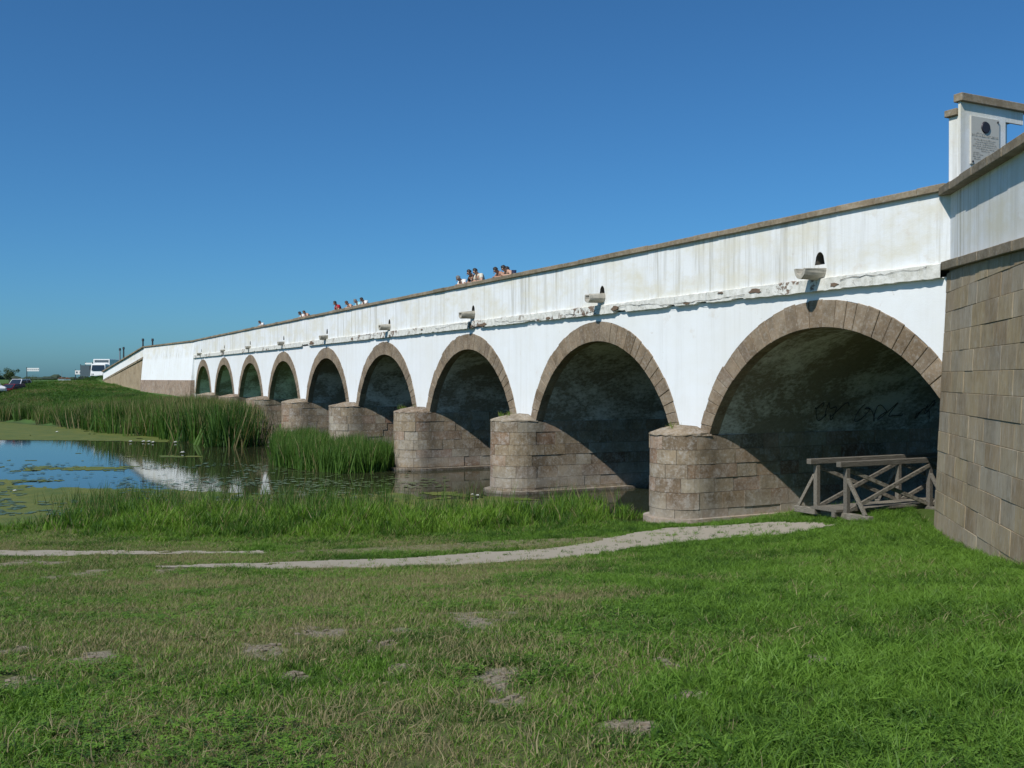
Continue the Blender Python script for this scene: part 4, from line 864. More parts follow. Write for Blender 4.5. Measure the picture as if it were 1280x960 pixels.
    h = np.clip((lim[ok] - v) / 28, .2, 1) * rng.uniform(.25, .85, len(x)) * (.25 + 1.3 * fbm(x / .7, y / .7, 105, 3)) * np.interp(u, [-420, 0, 130, 300, 830], [.75, .75, 1, 1.05, 1.1])
    scatter('shore_grass', 'tall bright green grasses fringing the near shore', x, y, np.maximum(zg, -.1), np.clip(h, .3, .7), np.clip(.45 + 1.5 * (fbm(x / 2, y / 2, 103) - .5) + 1.4 * (fbm(x / .5, y / .5, 104, 2) - .5) + rng.normal(0, .2, len(x)), 0, 1), np.clip(rng.normal(.06, .06, len(x)), 0, .3), SHORE, .12, h, 7)
    # emergent stalks, taller and thinner, standing in the shallows
    n = 980; u = np.concatenate([rng.normal(195, 45, 280), rng.normal(325, 45, 250), rng.normal(430, 40, 180), rng.normal(120, 25, 90), rng.normal(560, 40, 90), rng.normal(715, 24, 90)]); v = rng.uniform(624, 658, n)
    p = np.array([at_level(a, b, 0) for a, b in zip(u, v)]); h = rng.uniform(.7, 1.25, n); ok = ~((p[:, 1] > -1.9) & (np.abs(p[:, 0] - 35.7) < 1.9))
    STALK = [tuft_mesh('stalk_tuft', 'reed_blade', 7, 1.0, .22, .022, .35, 120 + s, 4) for s in range(3)]
    scatter('emergent_stalks', 'thin dark reed stalks standing in the shallow water', p[ok, 0], p[ok, 1], np.full(ok.sum(), -.1), np.full(ok.sum(), .9), rng.uniform(.2, .8, ok.sum()), np.full(ok.sum(), .1), STALK, .1, h[ok], 8)
    # grass on the far bank and embankment
    n = 26000; u = rng.uniform(-250, 260, n); Z = rng.uniform(70, 150, n); x = np.array([at_depth(a, b) for a, b in zip(u, Z)]); y = x[:, 1]; x = x[:, 0]; zg = ground_z(x, y)
    w = (x - FAR_CORNER.x) * fn.x + (y - FAR_CORNER.y) * fn.y; a = (x - FAR_CORNER.x) * fd.x + (y - FAR_CORNER.y) * fd.y
    ok = (zg > .3) & ~((y > -1.2) & (x > -46)) & ~((w < 1.0) & (a < FL + .5) & (w > -16)) & ~((x > -68) & (y > -3)); x, y, zg = x[ok], y[ok], zg[ok]
    h = rng.uniform(.15, .42, len(x)); scatter('embankment_grass', 'green grass covering the far bank and road embankment', x, y, zg - .02, np.full(len(x), .8), np.clip(.78 + 1.5 * (fbm(x / 6, y / 6, 111) - .5) + rng.normal(0, .12, len(x)), 0, 1), np.clip(1.2 * (fbm(x / 5, y / 5, 113) - .5), 0, .4), MEADOW, .1, h, 9)
    # wisps growing on the pier tops
    x = []; y = []
    for i, xx in enumerate([(ARCH[k] + ARCH[k + 1]) / 2 for k in range(8)]):
        if i in (5, 6, 7): 
            for k in range(9): x.append(xx + random.uniform(-.7, .2) - (.4 if i == 5 else 0)); y.append(random.uniform(-.8, -.1))
    x = np.array(x); y = np.array(y); scatter('pier_top_weeds', 'dry tufts of weed growing on the pier tops', x, y, np.full(len(x), ZS + .1), np.full(len(x), .28), rng.uniform(.3, .8, len(x)), np.full(len(x), .5), SHORE, .2, rng.uniform(.12, .36, len(x)), 10)
build_reeds()

# duckweed mats and lily pads
def build_duckweed():
    us = np.arange(-200, 700, 1.5); vs = np.concatenate([np.arange(518, 560, .4), np.arange(560, 664, .5)])
    U, Vv = np.meshgrid(us, vs); Zs = EYE * F / (Vv - V0); t = (U - 640) / F; x = XC + Zs * (-SY + t * CY); y = YC + Zs * (CY + t * SY)
    g = ground_z(x.ravel(), y.ravel()).reshape(x.shape)
    gaus = lambda a, c, w: np.exp(-((a - c) / w) ** 2)
    far = np.interp(U, [-260, 0, 40, 200, 230, 260], [1, 1, 1, .95, .4, 0]) * ((Vv > 520) & (Vv < np.interp(U, [-260, 0, 100, 210, 260], [545, 550, 551, 553, 550])))
    sig = lambda a: 1 / (1 + np.exp(-a)); mid = .66 * gaus(Vv, 584, 6) * sig((190 - U) / 25) + .45 * gaus(Vv, 602, 2.5) * sig((110 - U) / 20) + .62 * gaus(Vv, 571, 1.5) * sig((U - 165) / 15) * sig((310 - U) / 15)
    near = np.interp(U, [-260, 0, 100, 260, 480, 560, 640, 700], [.95, .92, .9, .74, .72, .7, .5, .2]) * (1 / (1 + np.exp(-(Vv - np.interp(U, [-260, 0, 150, 300, 480, 640], [604, 606, 612, 616, 617, 615])) / 2.5)))
    bias = np.maximum(np.maximum(far, mid), near)
    n = .6 * fbm(x / 2.2, y / 2.2, 121, 5) + .4 * fbm(x / .5, y / .5, 123, 4); keep = (bias * 1.05 + (n - .5) * 2.0 > .55) & (g < .06) & ~((y > -1.6) & (np.abs(x - 25.7) < 1.7)) & (y < .3)
    nu = len(us); idx = np.arange(U.size).reshape(U.shape); q = np.stack([idx[:-1, :-1], idx[1:, :-1], idx[1:, 1:], idx[:-1, 1:]], -1).reshape(-1, 4); kq = keep.ravel()[q].sum(1) >= 3
    q = q[kq]; used = np.unique(q); mp = -np.ones(U.size, int); mp[used] = np.arange(len(used))
    zz = .006 + .012 * fbm(x * 2, y * 2, 7).ravel()[used]
    o = mesh_obj('duckweed_mats', np.c_[x.ravel()[used], y.ravel()[used], zz], [tuple(int(k) for k in r) for r in mp[q]], 'duckweed'); tag(o, 'yellow green mats of floating duckweed on the pond', None, None, 'stuff')
    # lily pads: many small discs
    n = 2600; u = rng.uniform(-150, 560, n); v = np.concatenate([rng.normal(604, 4, 700), rng.normal(586, 4, 700), rng.uniform(612, 645, 1200)]); m = MB(); c = 0
    for a, b in zip(u, v):
        xx, yy, _ = at_level(a, b, 0)
        if (fbm([xx / 3], [yy / 3], 131)[0] < .47): continue
        if yy > -.5: continue
        r = rng.uniform(.06, .14); k0 = rng.uniform(0, 6.28); zz = .024 + rng.uniform(0, .01)
        m.add([(xx, yy, zz)] + [(xx + r * math.cos(k0 + k * .72), yy + r * math.sin(k0 + k * .72), zz + rng.uniform(-.003, .006)) for k in range(9)], [(0, k, k + 1) for k in range(1, 9)])
    o = m.build('lily_pads', 'pad_green'); tag(o, 'small floating lily pads scattered over the water', None, None, 'stuff')
build_duckweed()
def build_lilies():
    spots = [(163, 553), (179, 553), (186, 553), (191, 554), (219, 554), (228, 567), (71, 541), (18, 615), (435, 634), (438, 640), (590, 620), (597, 621)]
    for u, v in spots:
        x, y, _ = at_level(u, v, 0); s = 1.0 if v < 580 else .55
        t = thing('water_lily', (x, y, .02), 'small white water lily flower floating on the pond', 'flower', 'white water lilies on the pond')
        for ring, (n, rr, zz) in enumerate(((8, .15, .05), (6, .10, .10))):
            m = MB()
            for k in range(n):
                a = 2 * math.pi * k / n + ring * .4; c, s_ = math.cos(a), math.sin(a); w = .05 * s
                m.add([(x, y, .03), (x + c * rr * s * .6 - s_ * w, y + s_ * rr * s * .6 + c * w, .03 + zz * s * .6), (x + c * rr * s, y + s_ * rr * s, .03 + zz * s), (x + c * rr * s * .6 + s_ * w, y + s_ * rr * s * .6 - c * w, .03 + zz * s * .6)], [(0, 1, 2, 3)])
            m.build('petals', 'petal_white', t)
        m = MB(); m.tube([(x, y, .03), (x, y, .03 + .06 * s)], [.03 * s, .02 * s], 6); m.build('flower_centre', 'petal_yellow', t)
build_lilies()
def build_weeds():
    """broad-leaved weeds in the lawn"""
    m = MB()
    for u, v, n, s in ((260, 800, 9, .16), (445, 740, 12, .10), (380, 763, 7, .12), (470, 727, 8, .1), (870, 935, 10, .14), (905, 945, 8, .14), (150, 735, 7, .1), (1150, 770, 8, .12), (140, 860, 6, .12), (700, 730, 8, .1), (560, 725, 8, .09), (330, 880, 6, .1)):
        cx, cy, _ = on_ground(u, v)
        for k in range(n * 4):
            x = cx + random.gauss(0, s * 1.2); y = cy + random.gauss(0, s * 1.2); z = gz(x, y); a = random.uniform(0, 6.28); L = s * random.uniform(.3, .6); w = L * .28; c, q = math.cos(a), math.sin(a); h = L * random.uniform(.35, .8)
            m.add([(x, y, z), (x + c * L * .5 - q * w, y + q * L * .5 + c * w, z + h * .7), (x + c * L, y + q * L, z + h * .75), (x + c * L * .5 + q * w, y + q * L * .5 - c * w, z + h * .7), (x + c * L * .5, y + q * L * .5, z + h * .62)], [(0, 3, 4), (0, 4, 1), (4, 3, 2), (4, 2, 1)])
    tag(m.build('broadleaf_weeds', 'weed_leaf'), 'scattered broad leaved weeds in the lawn', None, None, 'stuff')
build_weeds()

# ------------------------------------------------------------------ people on the bridge
def skin_mesh(name, nodes, edges, mat, parent, loc, sub=2):
    me = bpy.data.meshes.new(name); me.from_pydata([n[:3] for n in nodes], edges, []); me.update()
    o = bpy.data.objects.new(name, me); COL.objects.link(o); sk = o.modifiers.new('skin', 'SKIN'); sk.use_smooth_shade = True
    if not me.skin_vertices: 
        bpy.context.view_layer.objects.active = o
    sv = me.skin_vertices[0].data
    for i, n in enumerate(nodes): sv[i].radius = (n[3], n[4] if len(n) > 4 else n[3]); sv[i].use_root = False
    # every separate chain needs its own root
    seen = set(); adj = {i: [] for i in range(len(nodes))}
    for a, b in edges: adj[a].append(b); adj[b].append(a)
    for i in range(len(nodes)):
        if i in seen: continue
        sv[i].use_root = True; st = [i]
        while st:
            k = st.pop()
            if k in seen: continue
            seen.add(k); st += adj[k]
    ss = o.modifiers.new('sub', 'SUBSURF'); ss.levels = sub; ss.render_levels = sub
    dg = bpy.context.evaluated_depsgraph_get(); new = bpy.data.meshes.new_from_object(o.evaluated_get(dg)); bpy.data.objects.remove(o)
    new.name = name; new.materials.clear(); new.materials.append(M[mat]); new.polygons.foreach_set('use_smooth', [True] * len(new.polygons))
    ob = bpy.data.objects.new(name, new); ob.location = loc; return link(ob, parent)
def person(x, y, ztop, label, shirt, hair='hair_dark', skin='skin', lean=.30, arms='rest', group='people leaning on the bridge parapet', turn=0.0, bare=False, band=None):
    """standing on the deck behind the parapet, bent forward at the hip, forearms on the coping; faces the river (-y)"""
    t = thing('person', (x, y, DECK), label, 'person', group)
    H = 1.72; s = (ztop - DECK) / 1.72; s = 1.05 if ztop - DECK < 1.62 else 1.10
    th = math.acos(min(1, max(.5, ((ztop - DECK) - .92 * s) / (.80 * s)))); th = min(max(th, .12), .75); fy, fz = -math.sin(th), math.cos(th)
    hip = Vector((0, 0, .92 * s)); B = lambda d, f=0, sx=0: Vector((sx * s, hip.y + fy * d * s - f * fz * s, hip.z + fz * d * s + f * fy * s))
    chest, neck, headc = B(.36), B(.50), B(.64, .05); top = B(.76, .06)
    N = []; E = []
    def add(p, r, r2=None): N.append((p.x, p.y, p.z, r * s, (r2 or r) * s)); return len(N) - 1
    pelvis = add(hip, .15, .11); waist = add(B(.16), .135, .10); ch = add(chest, .165, .11); nk = add(neck, .058); hb = add(B(.555, .03), .068, .075); hm = add(headc, .078, .095); ht = add(B(.715, .035), .062, .078)
    E += [(pelvis, waist), (waist, ch), (ch, nk), (nk, hb), (hb, hm), (hm, ht)]
    hands = []
    for sg in (-1, 1):
        sh = add(B(.44, 0, sg * .20), .075); E.append((ch, sh)); shp = B(.44, 0, sg * .185)
        zc = 8.11 - DECK; el = Vector((sg * .36 * s, min(shp.y + .10, -.25 + (.75 - y) * 0) if False else shp.y - .05, max(zc + .03, shp.z - .30 * s))); hd = Vector((sg * .05 * s, el.y - .20 * s, zc + .045))
        a = add(el, .052); w = add(hd.lerp(el, .22), .034); h = add(hd, .034, .022); E += [(sh, a), (a, w), (w, h)]
        hands.append((hd, (hd - el).normalized(), sg))
        k = add(Vector((sg * .10 * s, .01, .50 * s)), .065); an = add(Vector((sg * .11 * s, .03, .09 * s)), .042); to = add(Vector((sg * .12 * s, -.13, .035 * s)), .036); hp = add(Vector((sg * .095 * s, .0, .86 * s)), .085)
        E += [(pelvis, hp), (hp, k), (k, an), (an, to)]
    for hd, d, sg in hands:      # five short fingers rooted in the palm
        sd = d.cross(Vector((0, 0, 1))).normalized()
        for q, (o, L) in enumerate(((-.026, .055), (-.009, .066), (.009, .064), (.026, .05))):
            a = add(hd + d * .02 + sd * o, .008); b = add(hd + d * (.03 + L * .6) + sd * o * 1.1, .0075); c = add(hd + d * (.03 + L) + sd * o * 1.1 + Vector((0, 0, -.015)), .006); E += [(a, b), (b, c)]
        a = add(hd - d * .01 + sd * sg * .02, .010); b = add(hd + d * .025 + sd * sg * .05, .009); E.append((a, b))
    body = skin_mesh('body', N, E, skin, t, (x, y, DECK))
    # nose and ears as small swellings joined to the head
    face = (B(.64, .15) - B(.64, 0)).normalized(); m = MB(); hc = B(.64, .05) + Vector((x, y, DECK))
    m.tube([hc + face * .085 * s + Vector((0, 0, .02 * s)), hc + face * .118 * s + Vector((0, 0, -.012 * s)), hc + face * .09 * s + Vector((0, 0, -.03 * s))], [.010 * s, .017 * s, .010 * s], 6)
    for sg in (-1, 1): m.tube([hc + Vector((sg * .078 * s, .0, .015 * s)), hc + Vector((sg * .098 * s, .012, .0)), hc + Vector((sg * .08 * s, .0, -.025 * s))], [.012 * s, .018 * s, .010 * s], 6)
    m.build('face_features', skin, t, True)
    m = MB()
    for sg in (-1, 1): m.tube([hc + face * .078 * s + Vector((sg * .032 * s, 0, .022 * s)), hc + face * .098 * s + Vector((sg * .03 * s, 0, .022 * s))], [.013 * s, .011 * s], 6)
    m.tube([hc + face * .090 * s + Vector((-.024 * s, 0, -.050 * s)), hc + face * .102 * s + Vector((0, 0, -.052 * s)), hc + face * .090 * s + Vector((.024 * s, 0, -.050 * s))], .007 * s, 5)
    m.build('eyes_and_mouth', 'hair_dark', t, True)
    # hair: cap over crown and back
    V = []; Fc = []; nu, nv = 12, 7; upv = (B(.76, 0) - B(.55, 0)).normalized(); bk = -face; rt = Vector((1, 0, 0)); r_ = random.Random(int(x * 100))
    for j in range(nv + 1):
        ph = (j / nv) * 1.75
        for i in range(nu):
            a = 2 * math.pi * i / nu; dirv = upv * math.cos(ph) + (bk * math.cos(a) + rt * math.sin(a)) * math.sin(ph)
            lim = 1.0 if dirv.dot(face) < .30 else .80
            V.append(hc + upv * .012 * s + Vector((dirv.x * .098 * s, dirv.y * .115 * s, dirv.z * .125 * s)) * lim * r_.uniform(.97, 1.05))
    for j in range(nv):
        for i in range(nu):
            q = (j * nu + i, j * nu + (i + 1) % nu, (j + 1) * nu + (i + 1) % nu, (j + 1) * nu + i)
            cen = sum((V[k] for k in q), Vector()) / 4 - hc
            if j > 2 and cen.normalized().dot(face) > .35: continue
            Fc.append(q)
    mesh_obj('hair', V, Fc, hair, t, True)
    if not bare:
        N = []; E = []
        a = add(B(-.02), .165, .125); b = add(B(.16), .155, .12); c = add(chest, .185, .128); d = add(B(.47), .075); E += [(a, b), (b, c), (c, d)]
        for sg in (-1, 1):
            e = add(B(.44, 0, sg * .21), .092); shp = B(.44, 0, sg * .185); f = add(shp + Vector((sg * .12 * s, -.03 * s, -.15 * s)), .075); E += [(c, e), (e, f)]
        skin_mesh('shirt', N, E, shirt, t, (x, y, DECK))
        if band:
            N = []; E = []; a = add(B(.30), .178, .130); b = add(B(.38), .190, .134); c = add(B(.40), .19, .134); E = [(a, b), (b, c)]; skin_mesh('shirt_band', N, E, band, t, (x, y, DECK), 1)
    N = []; E = []; a = add(B(.02), .158, .12)
    for sg in (-1, 1):
        b = add(Vector((sg * .095 * s, 0, .84 * s)), .1); c = add(Vector((sg * .10 * s, .01, .48 * s)), .085); d = add(Vector((sg * .11 * s, .03, .12 * s)), .07); E += [(a, b), (b, c), (c, d)]
    skin_mesh('trousers', N, E, 'cloth_denim', t, (x, y, DECK), 1)
    return t
def build_people():
    G = dict(y=.86)
    spec = [((327.5, 402.5), 'person alone near the far end of the parapet, in a pale top', 'cloth_white', 'hair_dark', 'skin', {}),
            ((378, 390), 'dark haired left one of the two people close together, pale top', 'cloth_white', 'hair_dark', 'skin_tan', {}),
            ((383.5, 391), 'right one of the two people close together, bare shouldered and brown haired', 'cloth_pink', 'hair_brown', 'skin', dict(bare=True)),
            ((420.5, 375.5), 'person in a dark red shirt with a broad white band across the chest', 'cloth_red', 'hair_dark', 'skin_tan', dict(band='cloth_white')),
            ((437, 377), 'bare shouldered person between the red shirt and the pale blue top', 'cloth_pink', 'hair_brown', 'skin', dict(bare=True)),
            ((448, 375), 'grey haired person in a pale blue top leaning on the parapet', 'cloth_aqua', 'hair_grey', 'skin', {}),
            ((456, 372), 'dark haired person in white, rightmost of the middle group of four', 'cloth_white', 'hair_dark', 'skin_tan', {}),
            ((577.5, 346.5), 'grey haired person in white bending low over the parapet', 'cloth_white', 'hair_grey', 'skin_tan', {}),
            ((589, 336), 'dark haired person in a dark vest over white, beside the taller man', 'cloth_black', 'hair_dark', 'skin_tan', dict(band='cloth_white')),
            ((597, 334.5), 'tallest man on the bridge, in a loose cream shirt', 'cloth_cream', 'hair_dark', 'skin', {}),
            ((624.5, 339), 'dark haired bare shouldered person leaning low over the coping', 'cloth_tan', 'hair_dark', 'skin_tan', dict(bare=True)),
            ((634.5, 332), 'bare shouldered man standing upright, rightmost group on the parapet', 'cloth_pink', 'hair_dark', 'skin', dict(bare=True)),
            ((639, 337.5), 'dark haired person half hidden behind the bare shouldered man', 'cloth_navy', 'hair_dark', 'skin_tan', dict(back=True))]
    for (u, v), label, shirt, hair, skin, kw in spec:
        kw = dict(kw); back = kw.pop('back', False); yy = 1.0 if back else .70
        hx, _, hz = at_y(u, v, yy - .32)
        person(hx, yy, hz, label, shirt, hair, skin, **kw)
build_people()

# ------------------------------------------------------------------ far things: vehicles, signs, posts, trees
def place(o, loc, rz):
    o.location = loc; o.rotation_euler = (0, 0, rz); return o
def build_car(loc, rz, body_mat, label, group, tall=False):
    """origin at ground, faces +x"""
    t = thing('parked_car', (0, 0, 0), label, 'car', group); H = 1.78 if tall else 1.45
    def sect(x, w, zb, zt): return [(x, -w, zb), (x, -w, zt), (x, w, zt), (x, w, zb)]
    def loft(name, secs, mat, par=t, bev=.03):
        V = [p for q in secs for p in q]; n = len(secs); Fc = []
        for i in range(n - 1):
            for k in range(4): Fc.append((i * 4 + k, i * 4 + (k + 1) % 4, i * 4 + 4 + (k + 1) % 4, i * 4 + 4 + k)[::-1])
        Fc += [(0, 1, 2, 3)[::-1], tuple(4 * (n - 1) + k for k in range(4))]
        o = mesh_obj(name, V, Fc, mat, par); bm = bmesh.new(); bm.from_mesh(o.data); bmesh.ops.recalc_face_normals(bm, faces=bm.faces[:]); bmesh.ops.bevel(bm, geom=bm.edges[:], offset=bev, segments=2, affect='EDGES', clamp_overlap=True); bm.to_mesh(o.data); bm.free(); return o
    hood = .95 if tall else .88
    body = loft('body', [sect(-2.1, .80, .28, .70), sect(-2.0, .86, .24, hood), sect(-1.2, .88, .22, hood + .05), sect(.9, .88, .22, hood), sect(1.8, .84, .24, .76), sect(2.1, .76, .30, .60)], body_mat, t, .05)
    V = [(-1.95, -.78, hood), (-1.5, -.64, H), (.25, -.64, H), (1.05, -.78, hood), (-1.95, .78, hood), (-1.5, .64, H), (.25, .64, H), (1.05, .78, hood)]
    cab = mesh_obj('cabin', V, [(0, 3, 2, 1), (4, 5, 6, 7), (1, 2, 6, 5), (2, 3, 7, 6), (0, 1, 5, 4)], body_mat, t)
    V = [(.31, -.56, H - .07), (1.0, -.70, hood + .05), (1.0, .70, hood + .05), (.31, .56, H - .07)]; mesh_obj('windscreen', [(x + .035, y, z + .02) for x, y, z in V], [(0, 1, 2, 3)], 'glass_dark', cab)
    V = [(-1.55, -.56, H - .07), (-1.91, -.70, hood + .08), (-1.91, .70, hood + .08), (-1.55, .56, H - .07)]; mesh_obj('rear_window', [(x - .035, y, z + .02) for x, y, z in V], [(3, 2, 1, 0)], 'glass_dark', cab)
    for sg in (-1, 1):
        for xa, xb in ((-1.7, -.75), (-.65, .75)):
            x0, x1 = xa, xb; a = lambda x, z: (x, sg * (.78 - (z - hood) / (H - hood) * .14 + .012), z)
            V = [a(x0, hood + .05), a(x1 + (.12 if xb > 0 else 0), hood + .05), a(min(x1, .25), H - .09), a(x0 + .25 * (xa < -1), H - .09)]; mesh_obj('side_window', V, [(0, 1, 2, 3)], 'glass_dark', cab)
        m = MB(); m.box((2.0, sg * .62 - .13, .58), (2.09, sg * .62 + .13, .70)); m.build('headlight', 'lamp_glass', t, bevel=.02)
        m = MB(); m.box((-2.08, sg * .68 - .09, .62), (-1.98, sg * .68 + .09, .84)); m.build('tail_light', 'paint_red', t, bevel=.02)
        for xw in (-1.3, 1.3):
            m = MB(); m.tube([(xw, sg * .70, .31), (xw, sg * .90, .31)], .31, 18); w = m.build('wheel', 'tyre', t)
            m = MB(); m.tube([(xw, sg * .895, .31), (xw, sg * .91, .31)], .19, 14); m.build('rim', 'steel', w)
    m = MB(); m.box((2.09, -.26, .42), (2.12, .26, .53)); m.build('number_plate', 'paint_white', t)
    return place(t, loc, rz)
def build_far():
    face = YAW - math.pi / 2         # heading that points a vehicle at the camera
    def gp(u, Z, dz=0): x, y = at_depth(u, Z); return Vector((x, y, gz(x, y) + dz))
    a = gp(23, 124); a.z = 2.30; build_car(a, face + math.radians(-4), 'paint_silver', 'silver car parked behind the red car beyond the reeds', 'cars parked beyond the reeds', True)
    b = gp(14.5, 118); b.z = 2.05; build_car(b, face + math.radians(-8), 'paint_red', 'dark red car parked in front of the silver car beyond the reeds', 'cars parked beyond the reeds')
    c = gp(-13, 116); c.z = 2.4; build_car(c, face + math.radians(60), 'paint_white', 'white car cut off by the left edge beyond the reeds', 'cars parked beyond the reeds', True)
    # lorry on the ramp
    p = gp(127, 150); p.z = 4.0
    t = thing('delivery_lorry', (0, 0, 0), 'white lorry driving up behind the far wing wall', 'lorry')
    m = MB(); m.box((.0, -1.2, .95), (-5.5, 1.2, 3.05)); m.build('cargo_box', 'paint_white', t, bevel=.04)
    m = MB(); m.hexa([(.06, -1.1, .5), (1.9, -1.1, .5), (1.9, 1.1, .5), (.06, 1.1, .5), (.06, -1.08, 2.3), (1.55, -1.0, 2.3), (1.55, 1.0, 2.3), (.06, 1.08, 2.3)]); cb = m.build('cab', 'paint_white', t, bevel=.06)
    mesh_obj('windscreen', [(1.86, -.92, 1.32), (1.86, .92, 1.32), (1.63, .86, 2.12), (1.63, -.86, 2.12)], [(0, 1, 2, 3)], 'glass_dark', cb)
    m = MB(); m.box((-.0, -1.0, 2.55), (.03, 1.0, 2.9)); m.build('roof_panel', 'panel_dark', t)
    for sg in (-1, 1):
        m = MB(); m.box((1.88, sg * .8 - .16, .72), (1.94, sg * .8 + .16, .92)); m.build('headlight', 'lamp_glass', t)
        m = MB(); m.box((1.5, sg * 1.22 - .06, 1.4), (1.6, sg * 1.22 + .12, 2.0)); m.build('mirror', 'dark_steel', t)
        for xw in (1.1, -3.6, -4.6):
            m = MB(); m.tube([(xw, sg * .85, .45), (xw, sg * 1.12, .45)], .45, 18); w = m.build('wheel', 'tyre', t); m = MB(); m.tube([(xw, sg * 1.11, .45), (xw, sg * 1.135, .45)], .25, 12); m.build('rim', 'steel', w)
    place(t, p, face + math.radians(6))
    # boards and signs beyond the embankment
    def board(u, Z, zlow, zhigh, wpx, panel, label, back=False, posts=2, name='road_sign', lines=0, right=0.0):
        x, y = at_depth(u, Z); r = Vector((CY, SY, 0)); w = wpx * Z / F; c = Vector((x, y, 0)); zg = gz(x, y)
        t = thing(name, (x, y, zg), label, 'sign')
        m = MB(); a, b_ = c - r * w / 2, c + r * w / 2; fwd = Vector((-SY, CY, 0)) * .05
        m.hexa([(*(a - fwd).xy, zlow), (*(b_ - fwd).xy, zlow), (*(b_ + fwd).xy, zlow), (*(a + fwd).xy, zlow), (*(a - fwd).xy, zhigh), (*(b_ - fwd).xy, zhigh), (*(b_ + fwd).xy, zhigh), (*(a + fwd).xy, zhigh)]); pn = m.build('panel', panel, t)
        for k in range(posts):
            q = c + r * w * ((k / (posts - 1) - .5) * 1.0 if posts > 1 else right); m = MB(); m.beam((q.x - SY * .1, q.y + CY * .1, zg - .2), (q.x - SY * .1, q.y + CY * .1, zhigh + .15), .14, .14); m.build('post', 'dark_steel', t)
        if lines:
            m = MB()
            for k in range(lines):
                q = c + r * w * ((k + .5) / lines - .5); q0 = q - r * w / lines * .22; q1 = q + r * w / lines * .22; h = (zhigh - zlow) * .22; zc = (zlow + zhigh) / 2
                m.hexa([(*(q0 - fwd * 1.2).xy, zc - h), (*(q1 - fwd * 1.2).xy, zc - h), (*(q1 - fwd).xy, zc - h), (*(q0 - fwd).xy, zc - h), (*(q0 - fwd * 1.2).xy, zc + h), (*(q1 - fwd * 1.2).xy, zc + h), (*(q1 - fwd).xy, zc + h), (*(q0 - fwd).xy, zc + h)])
            m.build('lettering', 'panel_dark', pn)
        return t
    zv = lambda v, Z: EYE + (V0 - v) * Z / F
    board(41.5, 190, zv(464, 190), zv(460, 190), 15, 'paint_white', 'long narrow white sign on a single post above the far plain', posts=1, lines=6, right=-.55)
    board(108, 175, zv(470, 175), zv(456.5, 175), 15, 'panel_dark', 'large dark billboard on two posts left of the white lorry', name='billboard')
    board(98.5, 180, zv(468, 180), zv(463, 180), 9, 'lamp_glass', 'small pale double sign left of the dark billboard', posts=2, lines=2)
    board(111, 200, zv(455.5, 200), zv(453.5, 200), 9, 'paint_white', 'thin pale sign strip showing above the dark billboard', posts=2)
    # posts standing on the far end of the bridge
    for i, (u, Z, v0_, v1_, lab) in enumerate(((178.8, 124, 441, 423.5, 'dark post nearer the arches, left of the far pair on the bridge'), (190.8, 122, 438, 423.5, 'dark post nearest the arches, right of the far pair on the bridge'), (150, 136, 455, 435.5, 'pale leftmost thin post above the far wing wall'), (154.6, 135, 452, 434, 'dark thin post second from left above the far wing wall'))):
        x, y = at_depth(u, Z); t = thing('bollard_post', (x, y, zv(v0_, Z)), lab, 'post', 'posts at the far end of the bridge')
        m = MB(); m.tube([(x, y, zv(v0_, Z) - .9), (x, y, zv(v1_, Z))], [.11, .09], 8); sh = m.build('shaft', 'dark_steel' if i != 2 else 'steel', t)
        m = MB(); m.tube([(x, y, zv(v1_, Z) - .28), (x, y, zv(v1_, Z) + .03)], [.15, .13], 8); m.build('head', 'dark_steel', t)
    # round bush-like tree by the cars and a few smaller ones
    def tree(u, Z, h, w, label, seed):
        x, y = at_depth(u, Z); g = gz(x, y); t = thing('small_tree', (x, y, g), label, 'tree', 'trees on the far plain'); r = random.Random(seed)
        m = MB(); m.tube([(x, y, g - .2), (x + .05, y, g + h * .35), (x, y + .05, g + h * .7)], [.14 * h / 4, .09 * h / 4, .03], 7); br = [(r.uniform(-.3, .3) * w, r.uniform(-.3, .3) * w, r.uniform(.5, .85) * h) for _ in range(5)]
        for bx, by, bz in br: m.tube([(x, y, g + bz * .55), (x + bx, y + by, g + bz)], [.05, .02], 5)
        m.build('trunk', 'bark', t); m = MB(); cl = [(r.gauss(0, .22) * w, r.gauss(0, .22) * w, h * r.uniform(.38, .9), r.uniform(.14, .26) * w) for _ in range(16)]
        for k in range(2200):
            cx, cy, cz, cr = r.choice(cl); d = Vector((r.gauss(0, 1), r.gauss(0, 1), r.gauss(0, .8))).normalized() * cr * r.uniform(.5, 1.05); p = Vector((x + cx, y + cy, g + cz)) + d; s = r.uniform(.05, .11) * h / 4
            a = Vector((r.uniform(-1, 1), r.uniform(-1, 1), r.uniform(-1, 1))).normalized() * s; b = a.orthogonal().normalized() * s * .7; m.add([p - a, p + b, p + a, p - b], [(0, 1, 2, 3)])
        m.build('crown', 'crown_leaf', t)
    tree(11.5, 230, 4.3, 2.8, 'dark round tree standing just left of the parked cars', 1)
    tree(39, 240, 2.3, 3.6, 'low bush right of the parked cars under the white sign', 2)
    tree(-16, 260, 4.5, 5, 'tree cut off at the left edge of the plain', 3)
    # wood on the horizon: one mass of crowns
    m = MB(); r = random.Random(14)
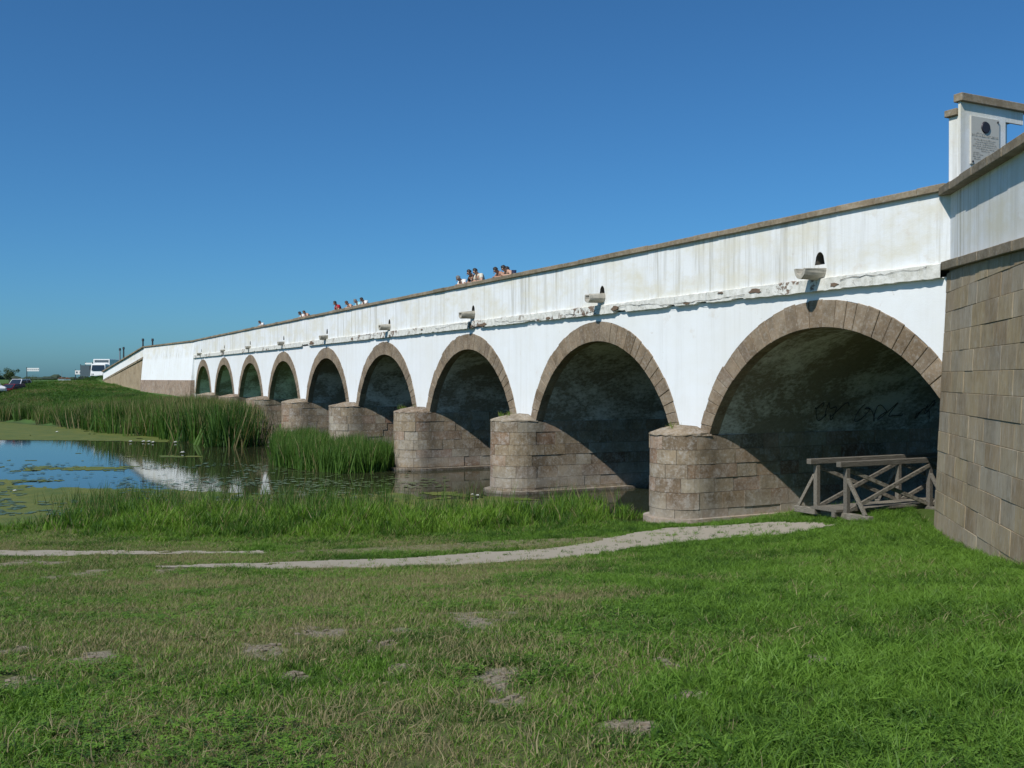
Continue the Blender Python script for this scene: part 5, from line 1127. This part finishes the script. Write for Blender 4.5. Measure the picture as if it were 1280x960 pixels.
    for k in range(900):
        u = r.uniform(-700, 1500); Z = r.uniform(1300, 1700); x, y = at_depth(u, Z); h = r.uniform(2, 6.5) * (1.25 if u < 20 or 48 < u < 75 else .8); w = r.uniform(6, 14); g = 2.3
        V = []; n = 7
        for j, (rr, zz) in enumerate(((.7, 0), (1, .35), (.8, .7), (.4, .95))):
            for i in range(n): a = 6.283 * i / n; q = r.uniform(.75, 1.2); V.append((x + w * rr * q * math.cos(a), y + w * rr * q * math.sin(a), g + h * zz * r.uniform(.85, 1.1)))
        Fc = [(j * n + i, j * n + (i + 1) % n, (j + 1) * n + (i + 1) % n, (j + 1) * n + i) for j in range(3) for i in range(n)] + [tuple(range(3 * n, 4 * n))]
        m.add(V, Fc)
    tag(m.build('far_woodland', 'far_leaf'), 'thin dark line of woodland on the horizon', None, None, 'stuff')
    # far farm buildings
    for i, (u, Z, w, h, lab) in enumerate(((77, 900, 4, 1.6, 'tiny pale building with a pole beside it on the horizon'), (84, 950, 5, 1.3, 'tiny pale low barn on the horizon right of the pole'))):
        x, y = at_depth(u, Z); t = thing('farm_building', (x, y, 2.3), lab, 'building'); m = MB(); m.box((x - w / 2, y - 3, 2.2), (x + w / 2, y + 3, 2.3 + h)); m.build('wall', 'paint_white', t)
        m = MB(); m.add([(x - w / 2 - .3, y - 3.3, 2.3 + h), (x + w / 2 + .3, y - 3.3, 2.3 + h), (x + w / 2 + .3, y + 3.3, 2.3 + h), (x - w / 2 - .3, y + 3.3, 2.3 + h), (x - w / 2 - .3, y, 4 + h), (x + w / 2 + .3, y, 4 + h)], [(0, 1, 5, 4), (2, 3, 4, 5), (0, 4, 3), (1, 2, 5)]); m.build('roof', 'roof_tile', t)
        if i == 0: m = MB(); m.tube([(x + 4, y, 2.2), (x + 4, y, 11)], [.25, .12], 6); tag(m.build('pole', 'steel'), 'thin tall pole on the horizon between billboard and white sign', 'pole')
    # rubble and dry twigs by the fourth pier
    m = MB(); r = random.Random(30)
    for k in range(60):
        x = r.uniform(-10, -4.6); y = r.uniform(-3.2, -.6); g = max(gz(x, y), -.1); s = r.uniform(.12, .4)
        V = [(x + s * r.uniform(.6, 1) * sx, y + s * r.uniform(.6, 1) * sy, g + s * (r.uniform(.3, .7) if sz else -.3)) for sz in (0, 1) for sx, sy in ((-1, -1), (1, -1), (1, 1), (-1, 1))]; m.hexa(V)
    tag(m.build('rubble_bank', 'rubble'), 'heap of grey rubble on the bank beside the reeds', None, None, 'stuff')
    m = MB()
    for k in range(420):
        x = r.uniform(-11, -5); y = r.uniform(-4, -1); g = max(gz(x, y), 0); p = Vector((x, y, g)); q = p + Vector((r.uniform(-.5, .5), r.uniform(-.5, .5), r.uniform(.5, 1.5))); m.beam(p, q, .02, .02)
    tag(m.build('dry_twigs', 'twig'), 'dry twiggy scrub beside the reeds', None, None, 'stuff')
    # road over the far embankment
build_far()
